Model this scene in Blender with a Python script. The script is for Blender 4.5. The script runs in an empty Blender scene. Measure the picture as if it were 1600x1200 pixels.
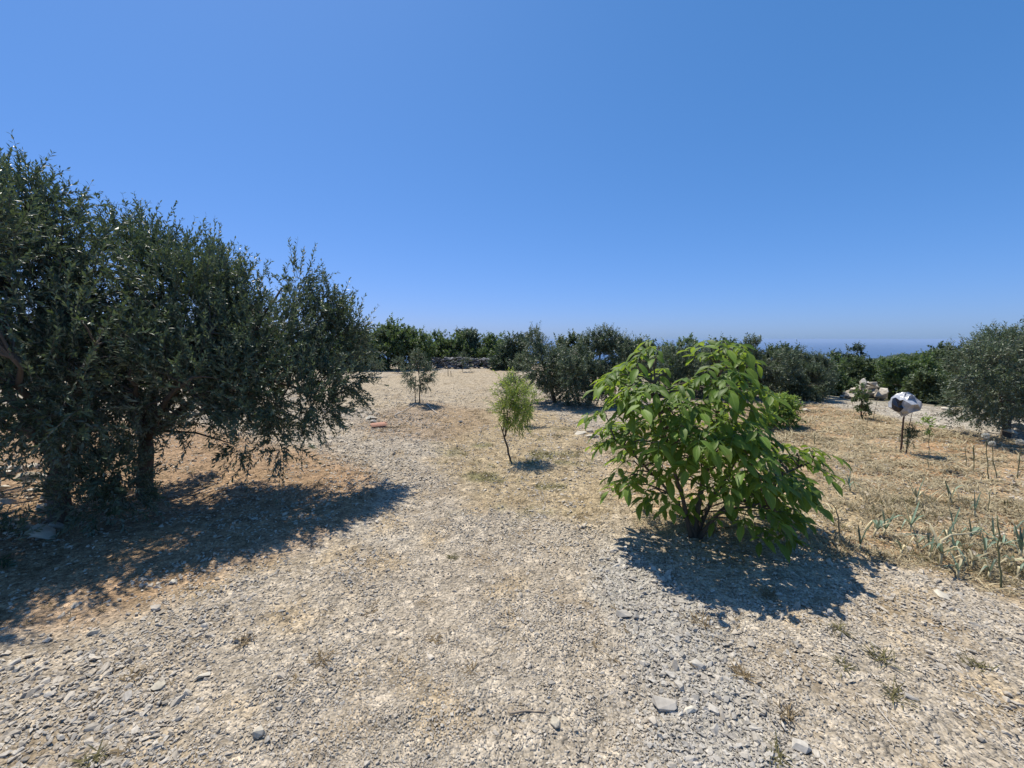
import bpy, bmesh, math, random
import numpy as np
from mathutils import Vector, Matrix, Euler

sc = bpy.context.scene
COL = sc.collection
R = math.radians

# ------------------------------------------------------------------ camera
CAM_H, FPX, PITCH = 1.6, 660.0, R(6.05)
cam = bpy.data.cameras.new('camera')
cam.sensor_width = 36.0
cam.lens = FPX / 1600.0 * 36.0
cam.clip_start, cam.clip_end = 0.05, 90000.0
cam_o = bpy.data.objects.new('camera', cam)
COL.objects.link(cam_o)
cam_o.location = (0, 0, CAM_H)
cam_o.rotation_euler = (R(90) - PITCH, 0, 0)
sc.camera = cam_o

# ------------------------------------------------------------------ sky, sun, exposure
SUN_EL, SUN_AZ = R(64.5), R(-40.0)          # azimuth from +Y, towards +X positive
w = bpy.data.worlds.new('World')
sc.world = w
w.use_nodes = True
nt = w.node_tree
nt.nodes.clear()
sky = nt.nodes.new('ShaderNodeTexSky')
sky.sky_type = 'NISHITA'
sky.sun_disc = False
sky.sun_elevation = SUN_EL
sky.sun_rotation = SUN_AZ
sky.altitude = 1500.0
sky.air_density = 1.0
sky.dust_density = 2.0
sky.ozone_density = 6.0
bg = nt.nodes.new('ShaderNodeBackground')
bg.inputs['Strength'].default_value = 0.1
wo = nt.nodes.new('ShaderNodeOutputWorld')
# clear Mediterranean blue: one even grade per channel over the whole sky
sepc = nt.nodes.new('ShaderNodeSeparateColor'); comc = nt.nodes.new('ShaderNodeCombineColor')
nt.links.new(sky.outputs[0], sepc.inputs[0])
for ch, (gam, k) in enumerate(((.93, 5.8), (.62, 6.05), (.66, 10.2))):
    m0 = nt.nodes.new('ShaderNodeMath'); m0.operation = 'MULTIPLY'; m0.inputs[1].default_value = .1
    m1 = nt.nodes.new('ShaderNodeMath'); m1.operation = 'POWER'; m1.inputs[1].default_value = gam
    m2 = nt.nodes.new('ShaderNodeMath'); m2.operation = 'MULTIPLY'; m2.inputs[1].default_value = k
    nt.links.new(sepc.outputs[ch], m0.inputs[0]); nt.links.new(m0.outputs[0], m1.inputs[0]); nt.links.new(m1.outputs[0], m2.inputs[0]); nt.links.new(m2.outputs[0], comc.inputs[ch])
nt.links.new(comc.outputs[0], bg.inputs['Color'])
nt.links.new(bg.outputs[0], wo.inputs['Surface'])

sun = bpy.data.lights.new('sun', 'SUN')
sun.energy = 5.0
sun.angle = R(0.53)
sun.color = (1.0, 0.94, 0.83)
sun_o = bpy.data.objects.new('sun', sun)
COL.objects.link(sun_o)
sdir = Vector((math.sin(SUN_AZ) * math.cos(SUN_EL), math.cos(SUN_AZ) * math.cos(SUN_EL), math.sin(SUN_EL)))
sun_o.rotation_euler = sdir.to_track_quat('Z', 'Y').to_euler()
sun_o.location = (0, 0, 30)

vs = sc.view_settings
vs.view_transform = 'Standard'
vs.look = 'None'
vs.gamma = 1.0
vs.use_curve_mapping = False
vs.exposure = 0.22
sc.render.engine = 'CYCLES'
sc.cycles.max_bounces = 8
sc.cycles.diffuse_bounces = 3
sc.cycles.glossy_bounces = 2
sc.cycles.transmission_bounces = 4
sc.cycles.caustics_reflective = False
sc.cycles.caustics_refractive = False

rng = np.random.default_rng(7)
random.seed(7)

# ------------------------------------------------------------------ noise and terrain
def _hash(ix, iy, s):
    h = (ix.astype(np.int64) * 374761393 + iy.astype(np.int64) * 668265263 + s * 2246822519) & 0xffffffff
    h = ((h ^ (h >> 13)) * 1274126177) & 0xffffffff
    return ((h ^ (h >> 16)) & 0xffff) / 65535.0

def vnoise(x, y, s=0):
    x = np.asarray(x, float); y = np.asarray(y, float)
    xi, yi = np.floor(x), np.floor(y)
    fx, fy = x - xi, y - yi
    fx = fx * fx * (3 - 2 * fx); fy = fy * fy * (3 - 2 * fy)
    a = _hash(xi, yi, s); b = _hash(xi + 1, yi, s); c = _hash(xi, yi + 1, s); d = _hash(xi + 1, yi + 1, s)
    return (a * (1 - fx) + b * fx) * (1 - fy) + (c * (1 - fx) + d * fx) * fy

def fbm(x, y, s=0, o=4):
    v, a, t = 0, 1, 0
    for i in range(o):
        v = v + a * vnoise(np.asarray(x) * 2 ** i, np.asarray(y) * 2 ** i, s + i * 17); t += a; a *= .5
    return v / t

def sstep(a, b, x):
    t = np.clip((x - a) / (b - a), 0, 1)
    return t * t * (3 - 2 * t)

SEA = -110.0
BUMPS = []                                   # (x, y, radius, height): soil mounds

def T(x, y):
    x = np.asarray(x, float); y = np.asarray(y, float)
    r = np.hypot(x, y)
    az = np.degrees(np.arctan2(x, np.where(np.abs(y) < 1e-6, 1e-6, y)))
    r0 = 27 - 14.5 * sstep(12, 38, az) * (1 - sstep(100, 150, az))
    u = np.maximum(0, r - r0)
    z = -(0.06 * u * sstep(0, 6, u) + 0.2 * np.maximum(0, u - 18))
    z = np.where(z < -100, -100 - 14 * (1 - np.exp((z + 100) / 14)), z)
    z = z + (fbm(x * .45, y * .45, 3) - .5) * .10 * sstep(1, 4, r) + (fbm(x * 2.3, y * 2.3, 9) - .5) * .05
    z = z + (fbm(x * .03, y * .03, 21) - .5) * 10 * sstep(60, 200, r)
    for bx, by, br, bh in BUMPS:
        z = z + bh * np.exp(-((x - bx) ** 2 + (y - by) ** 2) / (br * br))
    return z

FW = np.array([0, math.cos(PITCH), -math.sin(PITCH)])
UP = np.array([0, math.sin(PITCH), math.cos(PITCH)])
CAMP = np.array([0, 0, CAM_H])

def ray(px, py):
    return np.array([1., 0, 0]) * ((px - 800) / FPX) + UP * (-(py - 600) / FPX) + FW

def at(px, py, Y):
    d = ray(px, py)
    return CAMP + d * (Y / d[1])

def ground(px, py):
    d = ray(px, py)
    t = -CAM_H / min(d[2], -1e-3)
    for i in range(12):
        p = CAMP + d * t
        t = (float(T(p[0], p[1])) - CAM_H) / d[2]
    p = CAMP + d * t
    return np.array([p[0], p[1], float(T(p[0], p[1]))])

def on(x, y, dz=0.0):
    return np.array([x, y, float(T(x, y)) + dz])

_m = ground(655, 634)
BUMPS.append((_m[0], _m[1], .55, .13))
_m = ground(617, 652); BUMPS.append((_m[0], _m[1], .3, .06))

# ------------------------------------------------------------------ tagging
def tag(o, label=None, cat=None, group=None, kind=None):
    if label: o['label'] = label
    if cat: o['category'] = cat
    if group: o['group'] = group
    if kind: o['kind'] = kind
    return o

def thing(name, label, cat, loc, group=None):
    o = bpy.data.objects.new(name, None)
    o.empty_display_size = .2
    COL.objects.link(o)
    o.location = Vector(loc)
    return tag(o, label, cat, group)

# ------------------------------------------------------------------ mesh collector (numpy)
def nrm(a):
    return a / np.maximum(np.linalg.norm(a, axis=-1, keepdims=True), 1e-9)

class MB:
    def __init__(s):
        s.V, s.Q, s.TR, s.mq, s.mt, s.tint, s.uv = [], [], [], [], [], [], []
        s.n = 0
    def add(s, V, Q=None, TR=None, mat=0, tint=.5, uv=None):
        V = np.asarray(V, float)
        s.V.append(V)
        t = np.full(len(V), tint) if np.isscalar(tint) else np.asarray(tint)
        s.tint.append(t)
        s.uv.append(np.zeros((len(V), 3)) if uv is None else uv)
        if Q is not None and len(Q):
            s.Q.append(np.asarray(Q) + s.n); s.mq.append(np.full(len(Q), mat))
        if TR is not None and len(TR):
            s.TR.append(np.asarray(TR) + s.n); s.mt.append(np.full(len(TR), mat))
        s.n += len(V)
    def tube(s, pts, rad, sides=6, mat=0, tint=.5, cap=True):
        pts = np.asarray(pts, float); n = len(pts)
        rad = np.full(n, rad) if np.isscalar(rad) else np.asarray(rad)
        tan = nrm(np.gradient(pts, axis=0))
        ref = np.array([.31, .17, .93]) if abs(tan[0][2]) < .9 else np.array([1., .1, 0])
        a = nrm(np.cross(tan, ref)); b = np.cross(tan, a)
        th = np.arange(sides) * 2 * np.pi / sides
        ring = a[:, None, :] * np.cos(th)[None, :, None] + b[:, None, :] * np.sin(th)[None, :, None]
        V = (pts[:, None, :] + ring * rad[:, None, None]).reshape(-1, 3)
        i = np.arange(n - 1)[:, None] * sides; j = np.arange(sides)[None, :]; k = (j + 1) % sides
        Q = np.stack([i + j, i + k, i + sides + k, i + sides + j], -1).reshape(-1, 4)
        TR = None
        if cap:
            V = np.vstack([V, pts[-1:], pts[:1]])
            e = (n - 1) * sides
            TR = [[e + q, e + (q + 1) % sides, n * sides] for q in range(sides)] + [[(q + 1) % sides, q, n * sides + 1] for q in range(sides)]
        s.add(V, Q, TR, mat, tint)
    def build(s, name, mats, parent=None, smooth=False, origin=None, link=True):
        V = np.vstack(s.V)
        if origin is not None: V = V - np.asarray(origin)
        Q = np.vstack(s.Q) if s.Q else np.zeros((0, 4), int)
        TR = np.vstack(s.TR) if s.TR else np.zeros((0, 3), int)
        me = bpy.data.meshes.new(name)
        me.vertices.add(len(V)); me.vertices.foreach_set('co', V.astype(np.float32).ravel())
        nl = len(Q) * 4 + len(TR) * 3
        me.loops.add(nl)
        me.loops.foreach_set('vertex_index', np.concatenate([Q.ravel(), TR.ravel()]).astype(np.int32))
        me.polygons.add(len(Q) + len(TR))
        st = np.concatenate([np.arange(len(Q)) * 4, len(Q) * 4 + np.arange(len(TR)) * 3])
        me.polygons.foreach_set('loop_start', st.astype(np.int32))
        mi = np.concatenate((s.mq if s.mq else []) + (s.mt if s.mt else []))
        me.polygons.foreach_set('material_index', mi.astype(np.int32))
        me.polygons.foreach_set('use_smooth', np.full(len(Q) + len(TR), bool(smooth)))
        for m in (mats if isinstance(mats, (list, tuple)) else [mats]): me.materials.append(m)
        at_ = me.attributes.new('tint', 'FLOAT', 'POINT'); at_.data.foreach_set('value', np.concatenate(s.tint).astype(np.float32))
        uv = np.vstack(s.uv)
        if np.any(uv):
            a2 = me.attributes.new('blade', 'FLOAT_VECTOR', 'POINT'); a2.data.foreach_set('vector', uv.astype(np.float32).ravel())
        me.update(calc_edges=True)
        me.validate()
        o = bpy.data.objects.new(name, me)
        if link: COL.objects.link(o)
        if parent is not None: o.parent = parent
        return o

# ------------------------------------------------------------------ materials
def newmat(name):
    m = bpy.data.materials.new(name); m.use_nodes = True
    m.node_tree.nodes.clear()
    return m, m.node_tree.nodes, m.node_tree.links

def N(nodes, t, **kw):
    n = nodes.new(t)
    for k, v in kw.items(): setattr(n, k, v)
    return n

def mixc(nd, ln, fac, a, b, mode='MIX'):
    n = N(nd, 'ShaderNodeMix', data_type='RGBA', blend_type=mode)
    for sock, v in ((n.inputs[0], fac), (n.inputs[6], a), (n.inputs[7], b)):
        if hasattr(v, 'is_linked'): ln.new(v, sock)
        else: sock.default_value = v if not isinstance(v, tuple) else (*v, 1)[:4]
    return n.outputs[2]

def leafmat(name, dark, light, under, transl, tcol, rough=.42, spec=.5, veins=False):
    m, nd, ln = newmat(name)
    out = N(nd, 'ShaderNodeOutputMaterial')
    at_ = N(nd, 'ShaderNodeAttribute', attribute_name='tint')
    geo = N(nd, 'ShaderNodeNewGeometry')
    top = mixc(nd, ln, at_.outputs['Fac'], dark, light)
    if veins:
        bl = N(nd, 'ShaderNodeAttribute', attribute_name='blade')
        sep = N(nd, 'ShaderNodeSeparateXYZ'); ln.new(bl.outputs['Vector'], sep.inputs[0])
        ab = N(nd, 'ShaderNodeMath', operation='ABSOLUTE'); ln.new(sep.outputs[0], ab.inputs[0])
        rib = N(nd, 'ShaderNodeMath', operation='LESS_THAN'); ln.new(ab.outputs[0], rib.inputs[0]); rib.inputs[1].default_value = .07
        k = N(nd, 'ShaderNodeMath', operation='MULTIPLY_ADD'); ln.new(ab.outputs[0], k.inputs[0]); k.inputs[1].default_value = -.22; ln.new(sep.outputs[1], k.inputs[2])
        k2 = N(nd, 'ShaderNodeMath', operation='MULTIPLY'); ln.new(k.outputs[0], k2.inputs[0]); k2.inputs[1].default_value = 11
        fr = N(nd, 'ShaderNodeMath', operation='FRACT'); ln.new(k2.outputs[0], fr.inputs[0])
        lt = N(nd, 'ShaderNodeMath', operation='LESS_THAN'); ln.new(fr.outputs[0], lt.inputs[0]); lt.inputs[1].default_value = .14
        h = N(nd, 'ShaderNodeMath', operation='MULTIPLY'); ln.new(lt.outputs[0], h.inputs[0]); h.inputs[1].default_value = .35
        mx = N(nd, 'ShaderNodeMath', operation='MAXIMUM'); ln.new(h.outputs[0], mx.inputs[0]); ln.new(rib.outputs[0], mx.inputs[1])
        sc_ = N(nd, 'ShaderNodeMath', operation='MULTIPLY'); ln.new(mx.outputs[0], sc_.inputs[0]); sc_.inputs[1].default_value = .55
        top = mixc(nd, ln, sc_.outputs[0], top, tuple(min(1, c * 1.6 + .05) for c in light))
        oi = N(nd, 'ShaderNodeObjectInfo'); tco = N(nd, 'ShaderNodeTexCoord')
        vm = N(nd, 'ShaderNodeVectorMath', operation='ADD'); ln.new(tco.outputs['Object'], vm.inputs[0])
        cx = N(nd, 'ShaderNodeCombineXYZ'); mu = N(nd, 'ShaderNodeMath', operation='MULTIPLY'); mu.inputs[1].default_value = 37; ln.new(oi.outputs['Random'], mu.inputs[0]); ln.new(mu.outputs[0], cx.inputs[0]); ln.new(cx.outputs[0], vm.inputs[1])
        nz = N(nd, 'ShaderNodeTexNoise'); nz.inputs['Scale'].default_value = 3.2; nz.inputs['Detail'].default_value = 4; ln.new(vm.outputs[0], nz.inputs['Vector'])
        mr = N(nd, 'ShaderNodeMapRange'); ln.new(nz.outputs[0], mr.inputs[0]); mr.inputs[1].default_value = .62; mr.inputs[2].default_value = .72; mr.inputs[4].default_value = .7
        top = mixc(nd, ln, mr.outputs[0], top, (.20, .17, .05))
        mr3 = N(nd, 'ShaderNodeMapRange'); ln.new(oi.outputs['Random'], mr3.inputs[0]); mr3.inputs[3].default_value = .78; mr3.inputs[4].default_value = 1.25
        top = mixc(nd, ln, 1.0, top, mr3.outputs[0], 'MULTIPLY')
    colr = mixc(nd, ln, geo.outputs['Backfacing'], top, under)
    p = N(nd, 'ShaderNodeBsdfPrincipled')
    ln.new(colr, p.inputs['Base Color'])
    p.inputs['Roughness'].default_value = rough
    p.inputs['Specular IOR Level'].default_value = spec
    tr = N(nd, 'ShaderNodeBsdfTranslucent')
    tc = mixc(nd, ln, at_.outputs['Fac'], tuple(c * .7 for c in tcol), tcol)
    ln.new(tc, tr.inputs['Color'])
    mx2 = N(nd, 'ShaderNodeMixShader'); mx2.inputs[0].default_value = transl
    ln.new(p.outputs[0], mx2.inputs[1]); ln.new(tr.outputs[0], mx2.inputs[2])
    ln.new(mx2.outputs[0], out.inputs['Surface'])
    return m

def barkmat(name, c1, c2, scale=18, bump=.5):
    m, nd, ln = newmat(name)
    out = N(nd, 'ShaderNodeOutputMaterial')
    tc = N(nd, 'ShaderNodeTexCoord')
    mp = N(nd, 'ShaderNodeMapping'); mp.inputs['Scale'].default_value = (1, 1, .3); ln.new(tc.outputs['Object'], mp.inputs[0])
    ns = N(nd, 'ShaderNodeTexNoise'); ns.inputs['Scale'].default_value = scale; ns.inputs['Detail'].default_value = 6; ln.new(mp.outputs[0], ns.inputs['Vector'])
    col = mixc(nd, ln, ns.outputs[0], c1, c2)
    p = N(nd, 'ShaderNodeBsdfPrincipled'); ln.new(col, p.inputs['Base Color']); p.inputs['Roughness'].default_value = .9; p.inputs['Specular IOR Level'].default_value = .2
    b = N(nd, 'ShaderNodeBump'); b.inputs['Strength'].default_value = bump; b.inputs['Distance'].default_value = .02
    ln.new(ns.outputs[0], b.inputs['Height']); ln.new(b.outputs[0], p.inputs['Normal'])
    ln.new(p.outputs[0], out.inputs['Surface'])
    return m

def stonemat(name, mode, ca=(.345, .288, .215), cb=(.57, .50, .40), cc=(.385, .355, .305)):
    """mode: 'INSTANCER' reads tint from scattered points, 'OBJECT' from the object's own random value."""
    m, nd, ln = newmat(name)
    out = N(nd, 'ShaderNodeOutputMaterial')
    if mode == 'INSTANCER':
        a = N(nd, 'ShaderNodeAttribute', attribute_name='pt', attribute_type='INSTANCER'); rnd = a.outputs['Fac']
        a2 = N(nd, 'ShaderNodeAttribute', attribute_name='pg', attribute_type='INSTANCER'); grey = a2.outputs['Fac']
    else:
        a = N(nd, 'ShaderNodeObjectInfo'); rnd = a.outputs['Random']
        sp = N(nd, 'ShaderNodeSeparateColor'); ln.new(a.outputs['Color'], sp.inputs[0]); grey = sp.outputs[0]
    base = mixc(nd, ln, rnd, ca, cb)
    g = mixc(nd, ln, rnd, tuple(c * .8 for c in cc), tuple(min(1, c * 1.35) for c in cc))
    base = mixc(nd, ln, grey, base, g)
    tc = N(nd, 'ShaderNodeTexCoord')
    ns = N(nd, 'ShaderNodeTexNoise'); ns.inputs['Scale'].default_value = 3.0; ns.inputs['Detail'].default_value = 5; ln.new(tc.outputs['Object'], ns.inputs['Vector'])
    mr = N(nd, 'ShaderNodeMapRange'); ln.new(ns.outputs[0], mr.inputs[0]); mr.inputs[1].default_value = .3; mr.inputs[2].default_value = .7; mr.inputs[3].default_value = .72; mr.inputs[4].default_value = 1.15
    col = mixc(nd, ln, 1.0, base, mr.outputs[0], 'MULTIPLY')
    p = N(nd, 'ShaderNodeBsdfPrincipled'); ln.new(col, p.inputs['Base Color']); p.inputs['Roughness'].default_value = .88; p.inputs['Specular IOR Level'].default_value = .25
    b = N(nd, 'ShaderNodeBump'); b.inputs['Strength'].default_value = .35; b.inputs['Distance'].default_value = .004
    ln.new(ns.outputs[0], b.inputs['Height']); ln.new(b.outputs[0], p.inputs['Normal'])
    ln.new(p.outputs[0], out.inputs['Surface'])
    return m

def plainmat(name, col, rough=.7, spec=.3, var=.25, scale=12, transl=0, tint=False, bump=0):
    m, nd, ln = newmat(name)
    out = N(nd, 'ShaderNodeOutputMaterial')
    tc = N(nd, 'ShaderNodeTexCoord')
    ns = N(nd, 'ShaderNodeTexNoise'); ns.inputs['Scale'].default_value = scale; ns.inputs['Detail'].default_value = 4; ln.new(tc.outputs['Object'], ns.inputs['Vector'])
    c = mixc(nd, ln, ns.outputs[0], tuple(v * (1 - var) for v in col), tuple(min(1, v * (1 + var)) for v in col))
    if tint:
        at_ = N(nd, 'ShaderNodeAttribute', attribute_name='tint')
        mr = N(nd, 'ShaderNodeMapRange'); ln.new(at_.outputs['Fac'], mr.inputs[0]); mr.inputs[3].default_value = .55; mr.inputs[4].default_value = 1.4
        c = mixc(nd, ln, 1.0, c, mr.outputs[0], 'MULTIPLY')
    p = N(nd, 'ShaderNodeBsdfPrincipled'); ln.new(c, p.inputs['Base Color']); p.inputs['Roughness'].default_value = rough; p.inputs['Specular IOR Level'].default_value = spec
    if bump:
        b = N(nd, 'ShaderNodeBump'); b.inputs['Strength'].default_value = bump; b.inputs['Distance'].default_value = .01
        ln.new(ns.outputs[0], b.inputs['Height']); ln.new(b.outputs[0], p.inputs['Normal'])
    last = p.outputs[0]
    if transl:
        tr = N(nd, 'ShaderNodeBsdfTranslucent'); ln.new(c, tr.inputs['Color'])
        mx = N(nd, 'ShaderNodeMixShader'); mx.inputs[0].default_value = transl
        ln.new(last, mx.inputs[1]); ln.new(tr.outputs[0], mx.inputs[2]); last = mx.outputs[0]
    ln.new(last, out.inputs['Surface'])
    return m

M = {}
M['olive'] = leafmat('olive_leaf', (.062, .094, .056), (.122, .168, .098), (.21, .245, .18), .22, (.14, .20, .05), .42, .45)
M['olive_far'] = leafmat('olive_leaf_far', (.062, .092, .052), (.122, .162, .086), (.21, .245, .18), .2, (.14, .20, .06), .45, .4)
M['oak'] = leafmat('broad_leaf', (.062, .094, .042), (.115, .160, .068), (.13, .17, .09), .32, (.20, .30, .06), .5, .35)
M['scrub'] = leafmat('scrub_leaf', (.055, .082, .038), (.105, .138, .062), (.10, .13, .07), .25, (.15, .21, .05), .5, .35)
M['walnut'] = leafmat('walnut_leaf', (.064, .122, .018), (.145, .232, .034), (.13, .19, .05), .40, (.36, .50, .05), .5, .3, veins=True)
M['almond'] = leafmat('almond_leaf', (.13, .21, .045), (.22, .31, .07), (.20, .28, .08), .5, (.50, .60, .10), .5, .35)
M['lime'] = leafmat('pale_leaf', (.11, .19, .035), (.20, .30, .06), (.16, .23, .08), .42, (.42, .56, .09), .45, .4)
M['pine'] = leafmat('dark_leaf', (.042, .068, .040), (.078, .108, .060), (.09, .12, .08), .18, (.10, .16, .05), .5, .35)
M['bark'] = barkmat('olive_bark', (.055, .045, .035), (.17, .14, .11), 16, .8)
M['twig'] = barkmat('twig_bark', (.09, .08, .06), (.17, .15, .12), 30, .2)
M['walnut_bark'] = barkmat('walnut_bark', (.06, .048, .035), (.15, .12, .09), 30, .3)
M['greenstem'] = plainmat('green_stem', (.11, .15, .05), .5, .4)
M['stick'] = barkmat('dry_stick', (.22, .17, .12), (.36, .30, .23), 40, .3)
M['palestick'] = barkmat('bleached_stick', (.42, .37, .30), (.58, .53, .46), 40, .3)
M['stake'] = barkmat('stake_wood', (.07, .045, .03), (.16, .10, .07), 40, .3)
M['gravel'] = stonemat('gravel_stone', 'INSTANCER')
M['stone'] = stonemat('loose_stone', 'OBJECT')
M['pale_stone'] = stonemat('pale_limestone', 'OBJECT', (.44, .39, .30), (.64, .57, .45), (.46, .425, .35))
M['dark_stone'] = stonemat('dark_grey_stone', 'OBJECT', (.12, .115, .10), (.27, .26, .24), (.16, .16, .16))  # darker greys than the other stone colours
M['terracotta'] = plainmat('terracotta', (.46, .25, .17), .85, .2, .2, 20, bump=.3)
M['straw'] = plainmat('straw', (.40, .335, .21), .8, .2, .25, 4, .2, tint=True)
M['weed'] = plainmat('dry_weed', (.15, .135, .06), .8, .2, .3, 8, .25, tint=True)
M['brownweed'] = plainmat('brown_weed', (.21, .155, .085), .8, .2, .3, 8, .2, tint=True)
M['leek'] = plainmat('leek_blade', (.17, .235, .155), .5, .45, .2, 10, .2, tint=True)
M['leekdry'] = plainmat('leek_dry_blade', (.52, .45, .28), .7, .3, .25, 10, .2, tint=True)
M['stalk'] = plainmat('plant_stalk', (.15, .16, .08), .6, .3, .25, 20, tint=True)
M['drystalk'] = plainmat('dry_stalk', (.34, .26, .15), .7, .3, .25, 20, tint=True)
M['allium'] = plainmat('allium_head', (.62, .60, .52), .7, .2, .2, 30, .25)

# ------------------------------------------------------------------ ground zones (true soil colours)
def inpoly(px, py, poly):
    px = np.asarray(px); ins = np.zeros(px.shape, bool)
    n = len(poly)
    for i in range(n):
        x1, y1 = poly[i][:2]; x2, y2 = poly[(i + 1) % n][:2]
        c = ((y1 > py) != (y2 > py)) & (px < (x2 - x1) * (py - y1) / ((y2 - y1) + 1e-12) + x1)
        ins ^= c
    return ins

def gpoly(pts): return [tuple(ground(*p)[:2]) for p in pts]

FIELD = gpoly([(1010, 830), (1240, 842), (1420, 880), (1640, 950), (2000, 1010), (2300, 760), (1700, 702), (1480, 672), (1300, 634), (1130, 622), (1000, 655), (950, 690), (985, 760)])
ROAD = gpoly([(1300, 634), (1480, 672), (1700, 702), (2300, 760), (2300, 712), (1700, 668), (1500, 640), (1400, 630), (1300, 616)])
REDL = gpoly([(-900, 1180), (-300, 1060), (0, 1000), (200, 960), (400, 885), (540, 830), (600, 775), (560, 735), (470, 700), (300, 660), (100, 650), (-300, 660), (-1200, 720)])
CENTRE = gpoly([(690, 640), (840, 640), (945, 680), (990, 780), (960, 830), (850, 800), (740, 780), (690, 700)])
MOUND = gpoly([(560, 672), (600, 640), (640, 628), (700, 630), (760, 645), (770, 668), (700, 690), (620, 685)])
GREYB = gpoly([(980, 850), (1050, 900), (1110, 960), (1150, 1040), (1190, 1120), (1290, 1230), (1100, 1300), (1010, 1200), (990, 1110), (1000, 1040), (960, 960), (920, 890)])
PALEB = gpoly([(-700, 1250), (-300, 1050), (0, 1030), (160, 1010), (290, 1080), (300, 1180), (200, 1320), (-500, 1400)])
FARFLAT = gpoly([(520, 640), (560, 590), (790, 577), (820, 600), (780, 640)])

def zonemask(x, y, poly, j=.22, f=1.6, s=40):
    """soft, ragged membership: mean of several jittered tests"""
    acc = 0
    for k in range(5):
        jx = (fbm(x * f, y * f, s + k * 7, 3) - .5) * 2 * j * (1 + .25 * k); jy = (fbm(x * f, y * f, s + 90 + k * 7, 3) - .5) * 2 * j * (1 + .25 * k)
        sx = .05 * math.cos(k * 1.3); sy = .05 * math.sin(k * 1.3)
        acc = acc + inpoly(x + jx + sx, y + jy + sy, poly)
    return acc / 5.0

def soil(x, y):
    r = np.hypot(x, y)
    c = np.empty(x.shape + (3,))
    n1 = fbm(x * .9, y * .9, 61)[..., None]; n2 = fbm(x * 3.1, y * 3.1, 62)[..., None]
    gr = np.array([.345, .284, .208]); gl = np.array([.415, .360, .280])
    c[:] = gr + (gl - gr) * n1
    tan = np.array([.40, .295, .165])
    c += (tan - c) * sstep(.56, .75, n2) * .55
    def put(poly, col, k, **kw):
        m = zonemask(x, y, poly, **kw)[..., None] * k
        c[:] = c + (np.array(col) - c) * m
        return m
    put(FARFLAT, (.40, .325, .22), .7)
    put(CENTRE, (.36, .275, .155), .75, j=.35)
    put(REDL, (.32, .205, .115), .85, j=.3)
    m = put(FIELD, (.42, .285, .16), .9, j=.25)
    rows = sstep(.52, .62, fbm(x * .8 + y * .25, y * 3.5 - x * .8, 70))[..., None]
    c[:] = c + (np.array([.42, .335, .20]) - c) * m * rows * .8
    rust = sstep(.55, .7, fbm(x * 1.1, y * 1.8, 75))[..., None]
    c[:] = c + (np.array([.40, .21, .09]) - c) * m * rust * .5
    put(ROAD, (.42, .375, .30), .85, j=.12)
    put(MOUND, (.29, .20, .12), .6, j=.45)
    put(GREYB, (.33, .315, .275), .7)
    mo = zonemask(x, y, gpoly([(690, 690), (900, 670), (930, 740), (880, 800), (760, 800)]), j=.4)[..., None]
    moss = sstep(.5, .62, fbm(x * 2.2, y * 4.0, 81))[..., None]
    c[:] = c + (np.array([.135, .135, .055]) - c) * mo * moss * .75
    far = sstep(26, 34, r)[..., None]
    scrub = np.array([.055, .075, .032]) * (.7 + .8 * fbm(x * .15, y * .15, 91)[..., None])
    c[:] = c + (scrub - c) * far
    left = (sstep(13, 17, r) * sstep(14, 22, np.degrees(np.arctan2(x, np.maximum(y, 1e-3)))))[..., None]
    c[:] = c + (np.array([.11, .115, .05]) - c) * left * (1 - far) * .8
    return c

NA, NR = 560, 250
rr = np.concatenate([[0.0], np.geomspace(.25, 1600, NR - 1)])
# finer angular spacing ahead of the camera than behind it
aa = np.linspace(-1, 1, NA, endpoint=False)
aa = np.pi * (0.55 * aa + 0.45 * aa ** 3)
A, RR = np.meshgrid(aa, rr)
gx, gy = RR * np.sin(A), RR * np.cos(A)
gz = T(gx, gy) + (vnoise(gx * 9, gy * 9, 5) - .5) * .018 * (RR < 30) + (vnoise(gx * 22, gy * 22, 6) - .5) * .008 * (RR < 12)
gv = np.stack([gx, gy, gz], -1).reshape(-1, 3)
i = np.arange(NR - 1)[:, None] * NA; j = np.arange(NA)[None, :]; k = (j + 1) % NA
gq = np.stack([i + j, i + NA + j, i + NA + k, i + k], -1).reshape(-1, 4)
me = bpy.data.meshes.new('ground')
me.from_pydata(gv.tolist(), [], gq[NA:].tolist() + [[0, NA + q, NA + (q + 1) % NA] for q in range(NA)])
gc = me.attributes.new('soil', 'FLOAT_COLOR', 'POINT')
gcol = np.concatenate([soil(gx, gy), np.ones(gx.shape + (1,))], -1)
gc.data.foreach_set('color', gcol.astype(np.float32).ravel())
for p in me.polygons: p.use_smooth = True

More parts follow.
